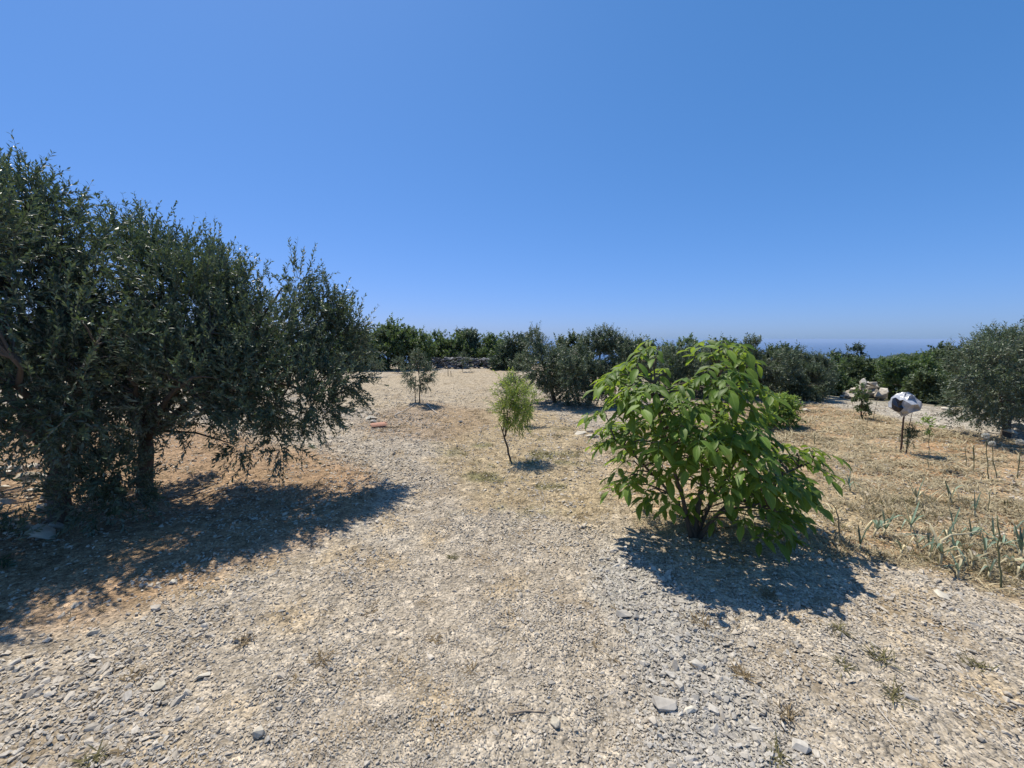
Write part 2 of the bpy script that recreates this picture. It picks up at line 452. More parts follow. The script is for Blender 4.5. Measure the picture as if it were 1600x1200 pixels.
def groundmat():
    m, nd, ln = newmat('stony_ground')
    out = N(nd, 'ShaderNodeOutputMaterial')
    at_ = N(nd, 'ShaderNodeAttribute', attribute_name='soil')
    tc = N(nd, 'ShaderNodeTexCoord')
    def vor(scale):
        v = N(nd, 'ShaderNodeTexVoronoi'); v.inputs['Scale'].default_value = scale; ln.new(tc.outputs['Object'], v.inputs['Vector']); return v
    def ns(scale, det=5):
        v = N(nd, 'ShaderNodeTexNoise'); v.inputs['Scale'].default_value = scale; v.inputs['Detail'].default_value = det; ln.new(tc.outputs['Object'], v.inputs['Vector']); return v
    v1, v2 = vor(75), vor(26)
    n1, n2 = ns(9, 8), ns(120, 3)
    def rng_(s, a, b, c, d):
        r_ = N(nd, 'ShaderNodeMapRange'); ln.new(s, r_.inputs[0])
        for q, val in zip((1, 2, 3, 4), (a, b, c, d)): r_.inputs[q].default_value = val
        return r_.outputs[0]
    s1 = N(nd, 'ShaderNodeSeparateColor'); ln.new(v1.outputs['Color'], s1.inputs[0])
    s2 = N(nd, 'ShaderNodeSeparateColor'); ln.new(v2.outputs['Color'], s2.inputs[0])
    c = at_.outputs['Color']
    c = mixc(nd, ln, 1.0, c, rng_(s1.outputs[0], 0, 1, .68, 1.38), 'MULTIPLY')
    c = mixc(nd, ln, 1.0, c, rng_(s2.outputs[1], 0, 1, .82, 1.2), 'MULTIPLY')
    c = mixc(nd, ln, 1.0, c, rng_(n1.outputs[0], .3, .7, .72, 1.22), 'MULTIPLY')
    v3 = vor(13); s3 = N(nd, 'ShaderNodeSeparateColor'); ln.new(v3.outputs['Color'], s3.inputs[0])
    c = mixc(nd, ln, 1.0, c, rng_(s3.outputs[2], 0, 1, .84, 1.14), 'MULTIPLY')
    n4 = ns(2.3, 7); c = mixc(nd, ln, rng_(n4.outputs[0], .54, .68, 0, .5), c, (.235, .17, .095))
    p = N(nd, 'ShaderNodeBsdfPrincipled'); ln.new(c, p.inputs['Base Color']); p.inputs['Roughness'].default_value = .95; p.inputs['Specular IOR Level'].default_value = .1
    b1 = N(nd, 'ShaderNodeBump'); b1.inputs['Strength'].default_value = .8; b1.inputs['Distance'].default_value = .012; b1.invert = True; ln.new(v1.outputs['Distance'], b1.inputs['Height'])
    b2 = N(nd, 'ShaderNodeBump'); b2.inputs['Strength'].default_value = .6; b2.inputs['Distance'].default_value = .03; b2.invert = True; ln.new(v2.outputs['Distance'], b2.inputs['Height']); ln.new(b1.outputs[0], b2.inputs['Normal'])
    b3 = N(nd, 'ShaderNodeBump'); b3.inputs['Strength'].default_value = .7; b3.inputs['Distance'].default_value = .05; ln.new(n1.outputs[0], b3.inputs['Height']); ln.new(b2.outputs[0], b3.inputs['Normal'])
    ln.new(b3.outputs[0], p.inputs['Normal'])
    ln.new(p.outputs[0], out.inputs['Surface'])
    return m
me.materials.append(groundmat())
ground_o = bpy.data.objects.new('ground', me)
COL.objects.link(ground_o)
tag(ground_o, 'dry stony limestone ground with gravel track and tan soil', kind='structure')

# ------------------------------------------------------------------ sea and far headland
def seamat():
    m, nd, ln = newmat('sea_water')
    out = N(nd, 'ShaderNodeOutputMaterial')
    p = N(nd, 'ShaderNodeBsdfPrincipled'); p.inputs['Base Color'].default_value = (.012, .045, .12, 1); p.inputs['Roughness'].default_value = .32; p.inputs['IOR'].default_value = 1.33
    tc = N(nd, 'ShaderNodeTexCoord')
    n1 = N(nd, 'ShaderNodeTexNoise'); n1.inputs['Scale'].default_value = .05; n1.inputs['Detail'].default_value = 6; ln.new(tc.outputs['Object'], n1.inputs['Vector'])
    b = N(nd, 'ShaderNodeBump'); b.inputs['Strength'].default_value = .5; b.inputs['Distance'].default_value = 1.5; ln.new(n1.outputs[0], b.inputs['Height']); ln.new(b.outputs[0], p.inputs['Normal'])
    ln.new(p.outputs[0], out.inputs['Surface'])
    return m
mb = MB()
na = 96
rad = [400, 1500, 5000, 14000, 40000]
V = np.array([[r * math.cos(2 * math.pi * q / na), r * math.sin(2 * math.pi * q / na), SEA] for r in rad for q in range(na)])
Q = [[a * na + q, a * na + (q + 1) % na, (a + 1) * na + (q + 1) % na, (a + 1) * na + q] for a in range(len(rad) - 1) for q in range(na)]
mb.add(V, Q)
tag(mb.build('sea', seamat()), 'blue sea reaching the horizon', kind='structure')

mb = MB()
HN, HM = 420, 44
ha = np.radians(np.linspace(30, 80, HN)); hd = np.linspace(-1, 1, HM)
HA, HD = np.meshgrid(ha, hd)
hdeg = np.degrees(HA)
crest = -112 + 81 * sstep(34.2, 38.6, hdeg) + 13 * sstep(38.5, 46, hdeg) - 60 * sstep(70, 80, hdeg) + (fbm(hdeg * .7, HD * 2, 33) - .5) * 5 + (vnoise(hdeg * 5, HD * 14, 35) - .5) * 3.5
hz = SEA - 6 + (crest - SEA + 6) * np.clip(1 - HD ** 2, 0, 1) ** .8
hr = 900 + 260 * HD
V = np.stack([hr * np.sin(HA), hr * np.cos(HA), hz], -1).reshape(-1, 3)
i = np.arange(HM - 1)[:, None] * HN; j = np.arange(HN - 1)[None, :]
mb.add(V, np.stack([i + j, i + j + 1, i + HN + 1 + j, i + HN + j], -1).reshape(-1, 4))
tag(mb.build('hill', plainmat('maquis_hill', (.030, .042, .024), .95, .1, .7, .06)), 'dark green wooded headland above the sea', kind='structure')

# ------------------------------------------------------------------ rock shapes
def rockmesh(name, seed, mat, npts=13, flat=.6, link=False):
    rg = random.Random(seed)
    bm = bmesh.new()
    for q in range(npts):
        v = Vector((rg.gauss(0, 1), rg.gauss(0, 1), rg.gauss(0, 1))).normalized()
        k = rg.uniform(.42, .56)
        v = Vector((v.x * k, v.y * k * rg.uniform(.8, 1), v.z * k * flat))
        bm.verts.new(v)
    r_ = bmesh.ops.convex_hull(bm, input=bm.verts)
    bmesh.ops.delete(bm, geom=[g for g in set(r_['geom_interior']) | set(r_['geom_unused']) if isinstance(g, bmesh.types.BMVert)], context='VERTS')
    me = bpy.data.meshes.new(name)
    bm.to_mesh(me); bm.free()
    me.materials.append(mat)
    return me

def bigrock(name, seed, mat, flat=.7, rough=.10):
    """larger broken stone: planes cut from a lump, chipped edges"""
    rg = random.Random(seed)
    bm = bmesh.new()
    for q in range(15):
        v = Vector((rg.gauss(0, 1), rg.gauss(0, 1), rg.gauss(0, 1))).normalized()
        k = rg.uniform(.40, .56)
        bm.verts.new((v.x * k, v.y * k * .85, v.z * k * flat))
    r_ = bmesh.ops.convex_hull(bm, input=bm.verts)
    bmesh.ops.delete(bm, geom=[g for g in set(r_['geom_interior']) | set(r_['geom_unused']) if isinstance(g, bmesh.types.BMVert)], context='VERTS')
    bmesh.ops.bevel(bm, geom=bm.edges[:], offset=.009, segments=1, affect='EDGES')
    me = bpy.data.meshes.new(name)
    bm.to_mesh(me); bm.free()
    me.materials.append(mat)
    return me

# ------------------------------------------------------------------ scatter (stuff only)
def scatter(name, pts, rot, scl, idx, pt, pg, protos, label):
    me = bpy.data.meshes.new(name)
    me.vertices.add(len(pts)); me.vertices.foreach_set('co', np.asarray(pts, np.float32).ravel())
    a = me.attributes.new('rot', 'FLOAT_VECTOR', 'POINT'); a.data.foreach_set('vector', np.asarray(rot, np.float32).ravel())
    a = me.attributes.new('scl', 'FLOAT_VECTOR', 'POINT'); a.data.foreach_set('vector', np.asarray(scl, np.float32).ravel())
    a = me.attributes.new('idx', 'INT', 'POINT'); a.data.foreach_set('value', np.asarray(idx, np.int32))
    a = me.attributes.new('pt', 'FLOAT', 'POINT'); a.data.foreach_set('value', np.asarray(pt, np.float32))
    a = me.attributes.new('pg', 'FLOAT', 'POINT'); a.data.foreach_set('value', np.asarray(pg, np.float32))
    o = bpy.data.objects.new(name, me); COL.objects.link(o)
    c = bpy.data.collections.new(name + '_shapes')
    for q, pm in enumerate(protos):
        c.objects.link(bpy.data.objects.new('%s_shape_%02d' % (name, q), pm))
    ng = bpy.data.node_groups.new(name, 'GeometryNodeTree')
    ng.interface.new_socket('Geometry', in_out='INPUT', socket_type='NodeSocketGeometry')
    ng.interface.new_socket('Geometry', in_out='OUTPUT', socket_type='NodeSocketGeometry')
    gi = ng.nodes.new('NodeGroupInput'); go = ng.nodes.new('NodeGroupOutput')
    ci = ng.nodes.new('GeometryNodeCollectionInfo'); ci.inputs['Collection'].default_value = c
    ci.inputs['Separate Children'].default_value = True; ci.inputs['Reset Children'].default_value = True
    iop = ng.nodes.new('GeometryNodeInstanceOnPoints'); iop.inputs['Pick Instance'].default_value = True
    def na_(nm, dt):
        n = ng.nodes.new('GeometryNodeInputNamedAttribute'); n.data_type = dt; n.inputs['Name'].default_value = nm
        return [s for s in n.outputs if s.enabled and s.name == 'Attribute'][0]
    e = ng.nodes.new('FunctionNodeEulerToRotation')
    L = ng.links
    L.new(gi.outputs[0], iop.inputs['Points']); L.new(ci.outputs[0], iop.inputs['Instance'])
    L.new(na_('idx', 'INT'), iop.inputs['Instance Index'])
    L.new(na_('rot', 'FLOAT_VECTOR'), e.inputs[0]); L.new(e.outputs[0], iop.inputs['Rotation'])
    L.new(na_('scl', 'FLOAT_VECTOR'), iop.inputs['Scale'])
    L.new(iop.outputs[0], go.inputs[0])
    md = o.modifiers.new('scatter', 'NODES'); md.node_group = ng
    return tag(o, label, kind='stuff')

# gravel: density per square metre falls with distance, sizes grow
def gravel_points(n, r0, r1, amax, s0):
    r_ = r0 * (r1 / r0) ** rng.random(n)
    a_ = (rng.random(n) * 2 - 1) * amax
    x, y = r_ * np.sin(a_), r_ * np.cos(a_)
    return x, y, r_
x, y, r_ = gravel_points(260000, .9, 14, R(66), 0)
mf = zonemask(x, y, FIELD); mr_ = zonemask(x, y, REDL, s=50); mc_ = zonemask(x, y, CENTRE, j=.35); mg = zonemask(x, y, GREYB, j=.12); mp_ = zonemask(x, y, PALEB, j=.12)
clump = fbm(x * 2.2, y * 2.2, 101)
keep = .25 + .75 * sstep(.33, .62, clump)
keep *= 1 - .5 * mf - .0 * mr_; keep *= 1 - .62 * mr_; keep *= 1 - .55 * mc_
keep = np.maximum(keep, mg * .95); keep = np.maximum(keep, mp_ * .8)
sel = rng.random(len(x)) < keep * .85
x, y, r_, mg, mp_, mf, mr_ = x[sel], y[sel], r_[sel], mg[sel], mp_[sel], mf[sel], mr_[sel]
n = len(x)
size = .0112 * np.exp(rng.normal(0, .40, n)) * np.clip((r_ / 2.2), .8, 3.2) ** .75
size *= 1 + mg * .8 * rng.random(n) + mp_ * .55 * rng.random(n)
big = rng.random(n) < .008
size[big] *= rng.uniform(1.6, 2.6, big.sum())
lane = np.exp(-((x + .35 + .05 * y) / .55) ** 2) * (1 - mg) * (1 - mp_)
size *= 1 - .28 * lane
size = np.where(mg > .5, np.clip(size, .006, .07), np.clip(size, .006, .05))
scl = np.stack([size * rng.uniform(1.0, 1.7, n), size * rng.uniform(.7, 1.1, n), size * rng.uniform(.6, 1.15, n)], -1)
rot = np.stack([rng.normal(0, .3, n), rng.normal(0, .3, n), rng.random(n) * 6.283], -1)
z = T(x, y) + (vnoise(x * 9, y * 9, 5) - .5) * .018
pts = np.stack([x, y, z + scl[:, 2] * rng.uniform(-.12, .16, n) + .002], -1)
pt = np.clip(rng.normal(.5, .27, n), 0, 1)
pg = np.clip(rng.random(n) ** 1.5 * .7 + mg * .5 - mf * .5 - mr_ * .4, 0, 1)
idx = rng.integers(0, 12, n)
# the stones that show largest in the photograph become parts of the ground, one object each
dcam = np.sqrt(x ** 2 + y ** 2 + (CAM_H - z) ** 2)
dep = y * math.cos(PITCH) + (CAM_H - z) * math.sin(PITCH)
sx = 800 + x / np.maximum(dep, .1) * FPX
sy = 600 - ((z - CAM_H) * math.cos(PITCH) + y * math.sin(PITCH)) / np.maximum(dep, .1) * FPX
inview = (sx > 0) & (sx < 1600) & (sy > 640) & (sy < 1200)
app = np.where(inview, scl[:, 0] / dep, 0)
top = np.argsort(-app)[:285]
rest = np.ones(n, bool); rest[top] = False
gp = [rockmesh('gravel_chip', 300 + q, M['gravel'], 8 + q % 6, random.uniform(.5, .95)) for q in range(12)]
scatter('gravel', pts[rest], rot[rest], scl[rest], idx[rest], pt[rest], pg[rest], gp, 'loose beige and grey limestone gravel over the track')
sp = [rockmesh('stone', 500 + q, M['stone'], 12 + q % 5, random.uniform(.55, .9)) for q in range(12)]
for q in top:
    o = bpy.data.objects.new('stone', sp[idx[q]])
    COL.objects.link(o); o.parent = ground_o
    o.location = pts[q]; o.rotation_euler = rot[q]; o.scale = scl[q]
    o.color = (float(pg[q]), 0, 0, 1)

# ------------------------------------------------------------------ straw and dry litter (stuff)
def tuftmesh(name, seed, mat, nb, L, flat, wid=.004):
    rg = np.random.default_rng(seed); mb = MB()
    for q in range(nb):
        a = rg.random() * 6.283; l = L * rg.uniform(.5, 1.2); el = flat * rg.uniform(.3, 1.3)
        d = np.array([math.cos(a) * math.cos(el), math.sin(a) * math.cos(el), math.sin(el)])
        s_ = np.array([-math.sin(a), math.cos(a), 0]) * wid * rg.uniform(.6, 1.3)
        o = np.array([rg.normal(0, .02), rg.normal(0, .02), 0])
        m_ = o + d * l * .55; e = o + d * l + np.array([0, 0, -l * .22 * rg.random()])
        mb.add(np.array([o - s_ * .6, o + s_ * .6, m_ + s_, m_ - s_, e]), [[0, 1, 2, 3]], [[3, 2, 4]], 0, rg.random())
    ob = mb.build(name, mat, link=False)
    me = ob.data; bpy.data.objects.remove(ob)
    return me

def litter(name, n, r0, r1, amin, amax, masker, protos, smin, smax, label, seed):
    rg = np.random.default_rng(seed)
    r_ = r0 * (r1 / r0) ** rg.random(n); a_ = amin + (amax - amin) * rg.random(n)
    x, y = r_ * np.sin(a_), r_ * np.cos(a_)
    ok = rg.random(n) < masker(x, y)
    x, y, r_ = x[ok], y[ok], r_[ok]; n = len(x)
    s_ = rg.uniform(smin, smax, n) * np.clip(r_ / 5, .8, 1.8)
    return scatter(name, np.stack([x, y, T(x, y) + .004], -1), np.stack([rg.normal(0, .12, n), rg.normal(0, .12, n), rg.random(n) * 6.283], -1),
                   np.repeat(s_[:, None], 3, 1), rg.integers(0, len(protos), n), rg.random(n), rg.random(n), protos, label)

litter('straw_litter', 26000, 2.4, 13, R(2), R(66), lambda x, y: zonemask(x, y, FIELD) * (.25 + .75 * sstep(.35, .65, fbm(x * 1.3, y * 2.6, 120))),
       [tuftmesh('straw_tuft', 700 + q, M['straw'], 9, .085, .3, .0032) for q in range(6)], .6, 1.3, 'dry straw and grass litter over the tan field', 71)
litter('dry_grass', 9000, 2.0, 22, R(-60), R(30), lambda x, y: np.clip(zonemask(x, y, CENTRE, j=.35) * .55 + zonemask(x, y, REDL) * .6 + zonemask(x, y, FARFLAT) * .35 + zonemask(x, y, MOUND) * .9 + .045, 0, 1) * (.2 + .8 * sstep(.4, .62, fbm(x * 1.5, y * 1.5, 130))),
       [tuftmesh('dry_grass_tuft', 720 + q, M['brownweed'], 10, .06, .35, .003) for q in range(5)], .5, 1.1, 'short dry grass and twigs between the stones', 72)
litter('green_ground_cover', 7000, 3, 13, R(-20), R(66), lambda x, y: np.clip(zonemask(x, y, gpoly([(690, 690), (900, 670), (930, 740), (880, 800), (760, 800)]), j=.4) * sstep(.5, .62, fbm(x * 2.2, y * 4.0, 81)) + zonemask(x, y, gpoly([(1270, 770), (1700, 800), (1800, 960), (1560, 920), (1350, 850)]), j=.3) * .55 * sstep(.4, .6, fbm(x * 2, y * 3, 82)), 0, 1),
       [tuftmesh('green_weed_tuft', 740 + q, M['weed'], 12, .045, .6, .003) for q in range(5)], .5, 1.2, 'low olive green weeds growing in patches on the dry soil', 73)

GOLD = gpoly([(1260, 790), (1420, 770), (1700, 800), (1800, 960), (1600, 930), (1420, 872), (1300, 850)])
litter('golden_grass', 9500, 2.4, 9, R(15), R(66), lambda x, y: zonemask(x, y, GOLD, j=.3) * sstep(.36, .58, fbm(x * 2.1, y * 3.2, 140)),
       [tuftmesh('golden_grass_tuft', 760 + q, M['straw'], 9, .10, .8, .003) for q in range(4)] + [tuftmesh('golden_grass_tuft', 770 + q, M['weed'], 8, .09, .8, .003) for q in range(2)], .5, 1.25, 'upright golden dry grass with some green between the leeks', 74)

# ------------------------------------------------------------------ trees
def curve(p0, p1, bend, n=8, wob=.02, seed=0):
    rg = np.random.default_rng(seed)
    t = np.linspace(0, 1, n)[:, None]
    p0, p1 = np.asarray(p0, float), np.asarray(p1, float)
    c = (p0 + p1) / 2 + np.asarray(bend, float)
    P = (1 - t) ** 2 * p0 + 2 * t * (1 - t) * c + t * t * p1
    P[1:-1] += rg.normal(0, wob, (n - 2, 3))
    return P

def crown(mb, lobes, n_shoots, lps, Lr, leaf, up=.8, droop=.5, spread=.72, seed=1, twigr=.0025, lo=.35, flatz=.9, zmin=-9, leafmat_i=0, twig_i=1, dirbias=None, twigs=True, gap=.42, gf=2.6, holes=None):
    rg = np.random.default_rng(seed)
    C = np.array([l[0] for l in lobes]); r = np.array([l[1] for l in lobes])
    pw = r ** 2 / np.sum(r ** 2)
    S = int(n_shoots * 2.6)
    li = rg.choice(len(r), S, p=pw)
    d0 = nrm(rg.normal(0, 1, (S, 3)))
    rho = lo + (.9 - lo) * rg.random(S) ** .55
    sc3 = np.array([1, 1, flatz])
    B = C[li] + d0 * (r[li] * rho)[:, None] * sc3
    dist = np.min(np.where(np.arange(len(r))[None, :] == li[:, None], 9, np.linalg.norm(B[:, None, :] - C[None], axis=2) / r[None, :]), axis=1)
    ok = ~((dist < .5) & (rg.random(S) < .75)) & (B[:, 2] > zmin)
    gx_ = vnoise(B[:, 0] * gf + B[:, 2] * gf * .6, B[:, 2] * gf + B[:, 1] * gf * .5, seed) * .6 + vnoise(B[:, 1] * gf * 1.9 - B[:, 2] * gf, B[:, 0] * gf * 1.9 + B[:, 1] * gf * .3, seed + 3) * .4
    if holes:                                            # openings added along the sun direction so dapples of light reach the ground
        gu = B[:, 0] - (B[:, 2]) * sdir[0] / sdir[2]; gw = B[:, 1] - (B[:, 2]) * sdir[1] / sdir[2]
        shut = fbm(gu * 1.7, gw * 1.7, 404, 3) < .335
        for hx, hy, hr in holes: shut |= np.hypot(gu - hx, gw - hy) < hr * (.75 + .5 * vnoise(gu * 5, gw * 5, 7))
        ok &= ~(shut & (rg.random(S) < .88))
    if np.sum(ok & (gx_ > gap)) > .3 * n_shoots: ok &= gx_ > gap
    B, d0, li = B[ok][:n_shoots], d0[ok][:n_shoots], li[ok][:n_shoots]
    S = len(B)
    L = rg.uniform(Lr[0], Lr[1], S)
    upv = up * (.25 + .75 * np.clip(d0[:, 2] + .35, 0, 1)) - droop * np.clip(-d0[:, 2] - .1, 0, 1)
    d = nrm(d0 * .75 + np.array([0, 0, 1.]) * upv[:, None] + rg.normal(0, .32, (S, 3)))
    bend = rg.normal(0, .14, (S, 3)); bend[:, 2] += np.where(d0[:, 2] > 0, .1, -.15)
    e1 = nrm(np.cross(d, rg.normal(0, 1, (S, 3)))); e2 = np.cross(d, e1)
    kk = np.arange(lps)
    t = (.12 + .88 * (kk // 2 * 2 + .6) / lps)[None, :] + rg.normal(0, .02, (S, lps))
    P = B[:, None] + (d * L[:, None])[:, None] * t[..., None] + (bend * L[:, None])[:, None] * (t ** 2)[..., None]
    ang = (kk // 2 * (np.pi / 2) + (kk % 2) * np.pi)[None, :] + rg.normal(0, .4, (S, lps))
    side = e1[:, None] * np.cos(ang)[..., None] + e2[:, None] * np.sin(ang)[..., None]
    ld = nrm(d[:, None] * (1 - spread * .5) + side * spread + rg.normal(0, .18, (S, lps, 3)) + np.array([0, 0, -.25 * droop]))
    nn = nrm(d[:, None] - ld * np.sum(d[:, None] * ld, -1, keepdims=True) + rg.normal(0, .3, (S, lps, 3)))
    bn = nrm(np.cross(ld, nn)); nn = np.cross(bn, ld)
    ll = leaf[0] * rg.uniform(.65, 1.15, (S, lps)) * (1 - .35 * t.clip(0, 1) ** 3)
    ww = leaf[1] * rg.uniform(.8, 1.2, (S, lps)) * (ll / leaf[0]) * .5
    V = np.stack([P, P + ld * (ll * .5)[..., None] + bn * ww[..., None] + nn * (ww * .35)[..., None], P + ld * ll[..., None], P + ld * (ll * .5)[..., None] - bn * ww[..., None] + nn * (ww * .35)[..., None]], 2)
    tint = np.clip(.45 + rg.normal(0, .16, (S, 1)) + rg.normal(0, .2, (S, lps)) + .25 * (t - .5), 0, 1)
    nl = S * lps
    mb.add(V.reshape(-1, 3), np.arange(nl * 4).reshape(-1, 4), None, leafmat_i, np.repeat(tint.ravel(), 4))
    if twigs:
        tt = np.array([0, .5, 1.0])
        tp = B[:, None] + (d * L[:, None])[:, None] * tt[None, :, None] + (bend * L[:, None])[:, None] * (tt ** 2)[None, :, None]
        rad = np.array([1, .75, .3]) * twigr
        th = np.arange(3) * 2 * np.pi / 3
        ring = e1[:, None] * np.cos(th)[None, :, None] + e2[:, None] * np.sin(th)[None, :, None]
        TV = (tp[:, :, None] + ring[:, None] * rad[None, :, None, None]).reshape(S, 9, 3)
        q = []
        for a in range(2):
            for b in range(3): q.append([a * 3 + b, a * 3 + (b + 1) % 3, a * 3 + 3 + (b + 1) % 3, a * 3 + 3 + b])
        TQ = (np.array(q)[None] + (np.arange(S) * 9)[:, None, None]).reshape(-1, 4)
        mb.add(TV.reshape(-1, 3), TQ, None, twig_i, .5)
    return B

def trunk_mesh(limbs, B, n_conn, seed, r_conn=.010):
    """limbs: list of (points, r0, r1). B: shoot bases; branchlets run from the nearest limb to some of them."""
    rg = np.random.default_rng(seed)
    mb = MB(); P = []; RD = []
    for pts, r0, r1 in limbs:
        n = len(pts); rad = np.linspace(r0, r1, n) * (1 + rg.normal(0, .06, n))
        mb.tube(pts, rad, 9 if r0 > .04 else 6)
        P.append(pts[1:]); RD.append(rad[1:])
    P = np.vstack(P); RD = np.concatenate(RD)
    ids = rg.choice(len(B), min(n_conn, len(B)), replace=False)
    for q in ids:
        b = B[q]
        dd = np.linalg.norm(P - b, axis=1) + .5 * np.maximum(0, P[:, 2] - b[2])
        k = int(np.argmin(dd))
        if dd[k] < .02: continue
        ln_ = dd[k]
        pts = curve(P[k], b, (0, 0, .12 * ln_), 5, .015 * ln_, int(q))
        ra = min(RD[k] * .7, r_conn * (0.6 + ln_))
        mb.tube(pts, np.linspace(ra, ra * .35, 5), 4, cap=False)
    return mb

def tree(name, label, cat, base, limbs, lobes, n_shoots, lps, Lr, leaf, mat, bark='bark', group=None, seed=1, n_conn=60, low=None, **kw):
    t = thing(name, label, cat, base, group)
    mb = MB()
    B = crown(mb, lobes, n_shoots, lps, Lr, leaf, seed=seed, **kw)
    if low: crown(mb, low[0], low[1], lps, (.12, .26), leaf, seed=seed + 9, gap=0, lo=.1, up=1.0, droop=.3)
    mb.build('crown', [M[mat], M['twig']], t, origin=base)
    trunk_mesh(limbs, B, n_conn, seed + 5).build('trunk', [M[bark]], t, smooth=True, origin=base)
    return t

OG = 'olive trees of the grove'
HOLES = [tuple(ground(px, py)[:2]) + (r,) for px, py, r in ((225, 850, .30), (320, 790, .24), (60, 930, .20), (35, 792, .38), (180, 900, .20), (420, 800, .09), (110, 985, .10), (290, 900, .1))]  # sunlit spots wanted on the ground; crown gaps are shaped to light them
# --- the two big olives on the left
b = ground(222, 772); Y = b[1]
def lobeP(l, kz=1.0): return [(at(px, py, yy), r * kz) for px, py, yy, r in l]
trA = [curve(b + [0, 0, -.08], at(228, 685, Y - .05), (.03, 0, 0), 6, .012, 1)]
f = trA[0][-1]
lim = [(trA[0], .072, .055)]
for q, (px, py, yy, r0) in enumerate([(170, 480, Y + .3, .045), (250, 430, Y + .2, .05), (330, 520, Y - .5, .042), (405, 560, Y + .1, .045), (300, 590, Y - .8, .035), (200, 590, Y - .7, .035), (330, 640, Y + .6, .03)]):
    e = at(px, py, yy); c = curve(f, e, (0, 0, .10), 8, .02, 20 + q); lim.append((c, r0, r0 * .35))
    if q == 3:
        for z2, (a, b2, c2) in enumerate([(440, 450, Y + .2), (510, 510, Y + .4), (470, 610, Y - .1)]):
            lim.append((curve(c[-3], at(a, b2, c2), (.0, 0, .06), 7, .02, 40 + z2), .024, .009))
    if q == 1:
        lim.append((curve(c[-3], at(330, 420, Y + .3), (0, 0, .08), 6, .02, 50), .025, .01))
tree('olive_tree', 'large dark olive tree reaching far right over the gravel track', 'olive tree', b, lim,
     lobeP([(205, 464, Y + .1, .62), (300, 496, Y, .70), (240, 429, Y + .4, .45), (310, 444, Y + .5, .38), (395, 489, Y + .3, .42), (435, 459, Y + .4, .30), (400, 546, Y, .55), (485, 536, Y + .5, .42), (530, 536, Y + .6, .28),
            (300, 600, Y - .4, .58), (400, 610, Y - .2, .52), (470, 620, Y, .42), (515, 585, Y + .4, .34), (450, 680, Y - .1, .28), (350, 650, Y - .3, .36), (210, 580, Y - .5, .55), (250, 640, Y - .7, .32), (500, 650, Y + .1, .2),
            (180, 369, Y + .4, .13), (240, 379, Y + .4, .14), (292, 396, Y + .5, .14), (378, 429, Y + .4, .13), (442, 414, Y + .4, .15), (465, 439, Y + .4, .12), (515, 486, Y + .5, .14), (545, 504, Y + .6, .12), (330, 419, Y + .4, .14), (300, 536, Y + .7, .5), (165, 650, Y - .1, .36), (390, 680, Y + .1, .30), (480, 690, Y + .1, .22)]),
     3900, 26, (.18, .40), (.058, .0195), 'olive', group=OG, seed=11, n_conn=260, zmin=b[2] + .30, gap=.36, gf=2.2, spread=.56, droop=.15, up=.95, holes=HOLES)
b = ground(95, 815); Y = b[1]
trB = curve(b + [0, 0, -.08], at(80, 700, Y), (.06, 0, 0), 6, .015, 3)
f = trB[-1]; lim = [(trB, .085, .06), (curve(trB[2], at(135, 640, Y - .2), (.03, 0, .0), 6, .015, 77), .05, .03)]
for q, (px, py, yy, r0) in enumerate([(30, 480, Y + .2, .055), (100, 430, Y + .3, .05), (-40, 520, Y, .05), (150, 540, Y - .3, .04), (20, 560, Y - .7, .04), (-120, 600, Y + .3, .04)]):
    lim.append((curve(f, at(px, py, yy), (0, 0, .1), 8, .025, 60 + q), r0, r0 * .35))
tree('olive_tree', 'tallest olive tree with low leafy suckers, standing by the stone heap', 'olive tree', b, lim,
     lobeP([(20, 397, Y + .1, .62), (95, 377, Y + .2, .42), (65, 482, Y, .70), (-70, 452, Y, .85), (130, 520, Y - .1, .55), (0, 570, Y - .3, .65), (-130, 560, Y, .85), (95, 610, Y - .3, .48), (150, 650, Y - .2, .30), (20, 630, Y - .4, .36), (-60, 352, Y + .3, .6), (150, 472, Y + .3, .4),
            (105, 314, Y + .2, .14), (50, 310, Y + .2, .16), (142, 357, Y + .2, .12), (15, 304, Y + .1, .16), (175, 735, Y - .15, .17), (195, 760, Y - .1, .12), (130, 790, Y - .2, .12), (30, 522, Y + .6, .5), (-160, 472, Y + .8, .8), (-110, 690, Y, .45), (-170, 400, Y - .7, .75)]),
     3900, 26, (.18, .40), (.058, .0195), 'olive', group=OG, seed=23, n_conn=220, zmin=b[2] + .08, gap=.36, gf=2.2, spread=.56, droop=.15, up=.95, holes=HOLES,
     low=(lobeP([(172, 735, Y - .15, .20), (198, 765, Y - .1, .15), (160, 790, Y - .2, .15), (120, 770, Y - .25, .15), (-10, 850, Y - .7, .13)]), 170))

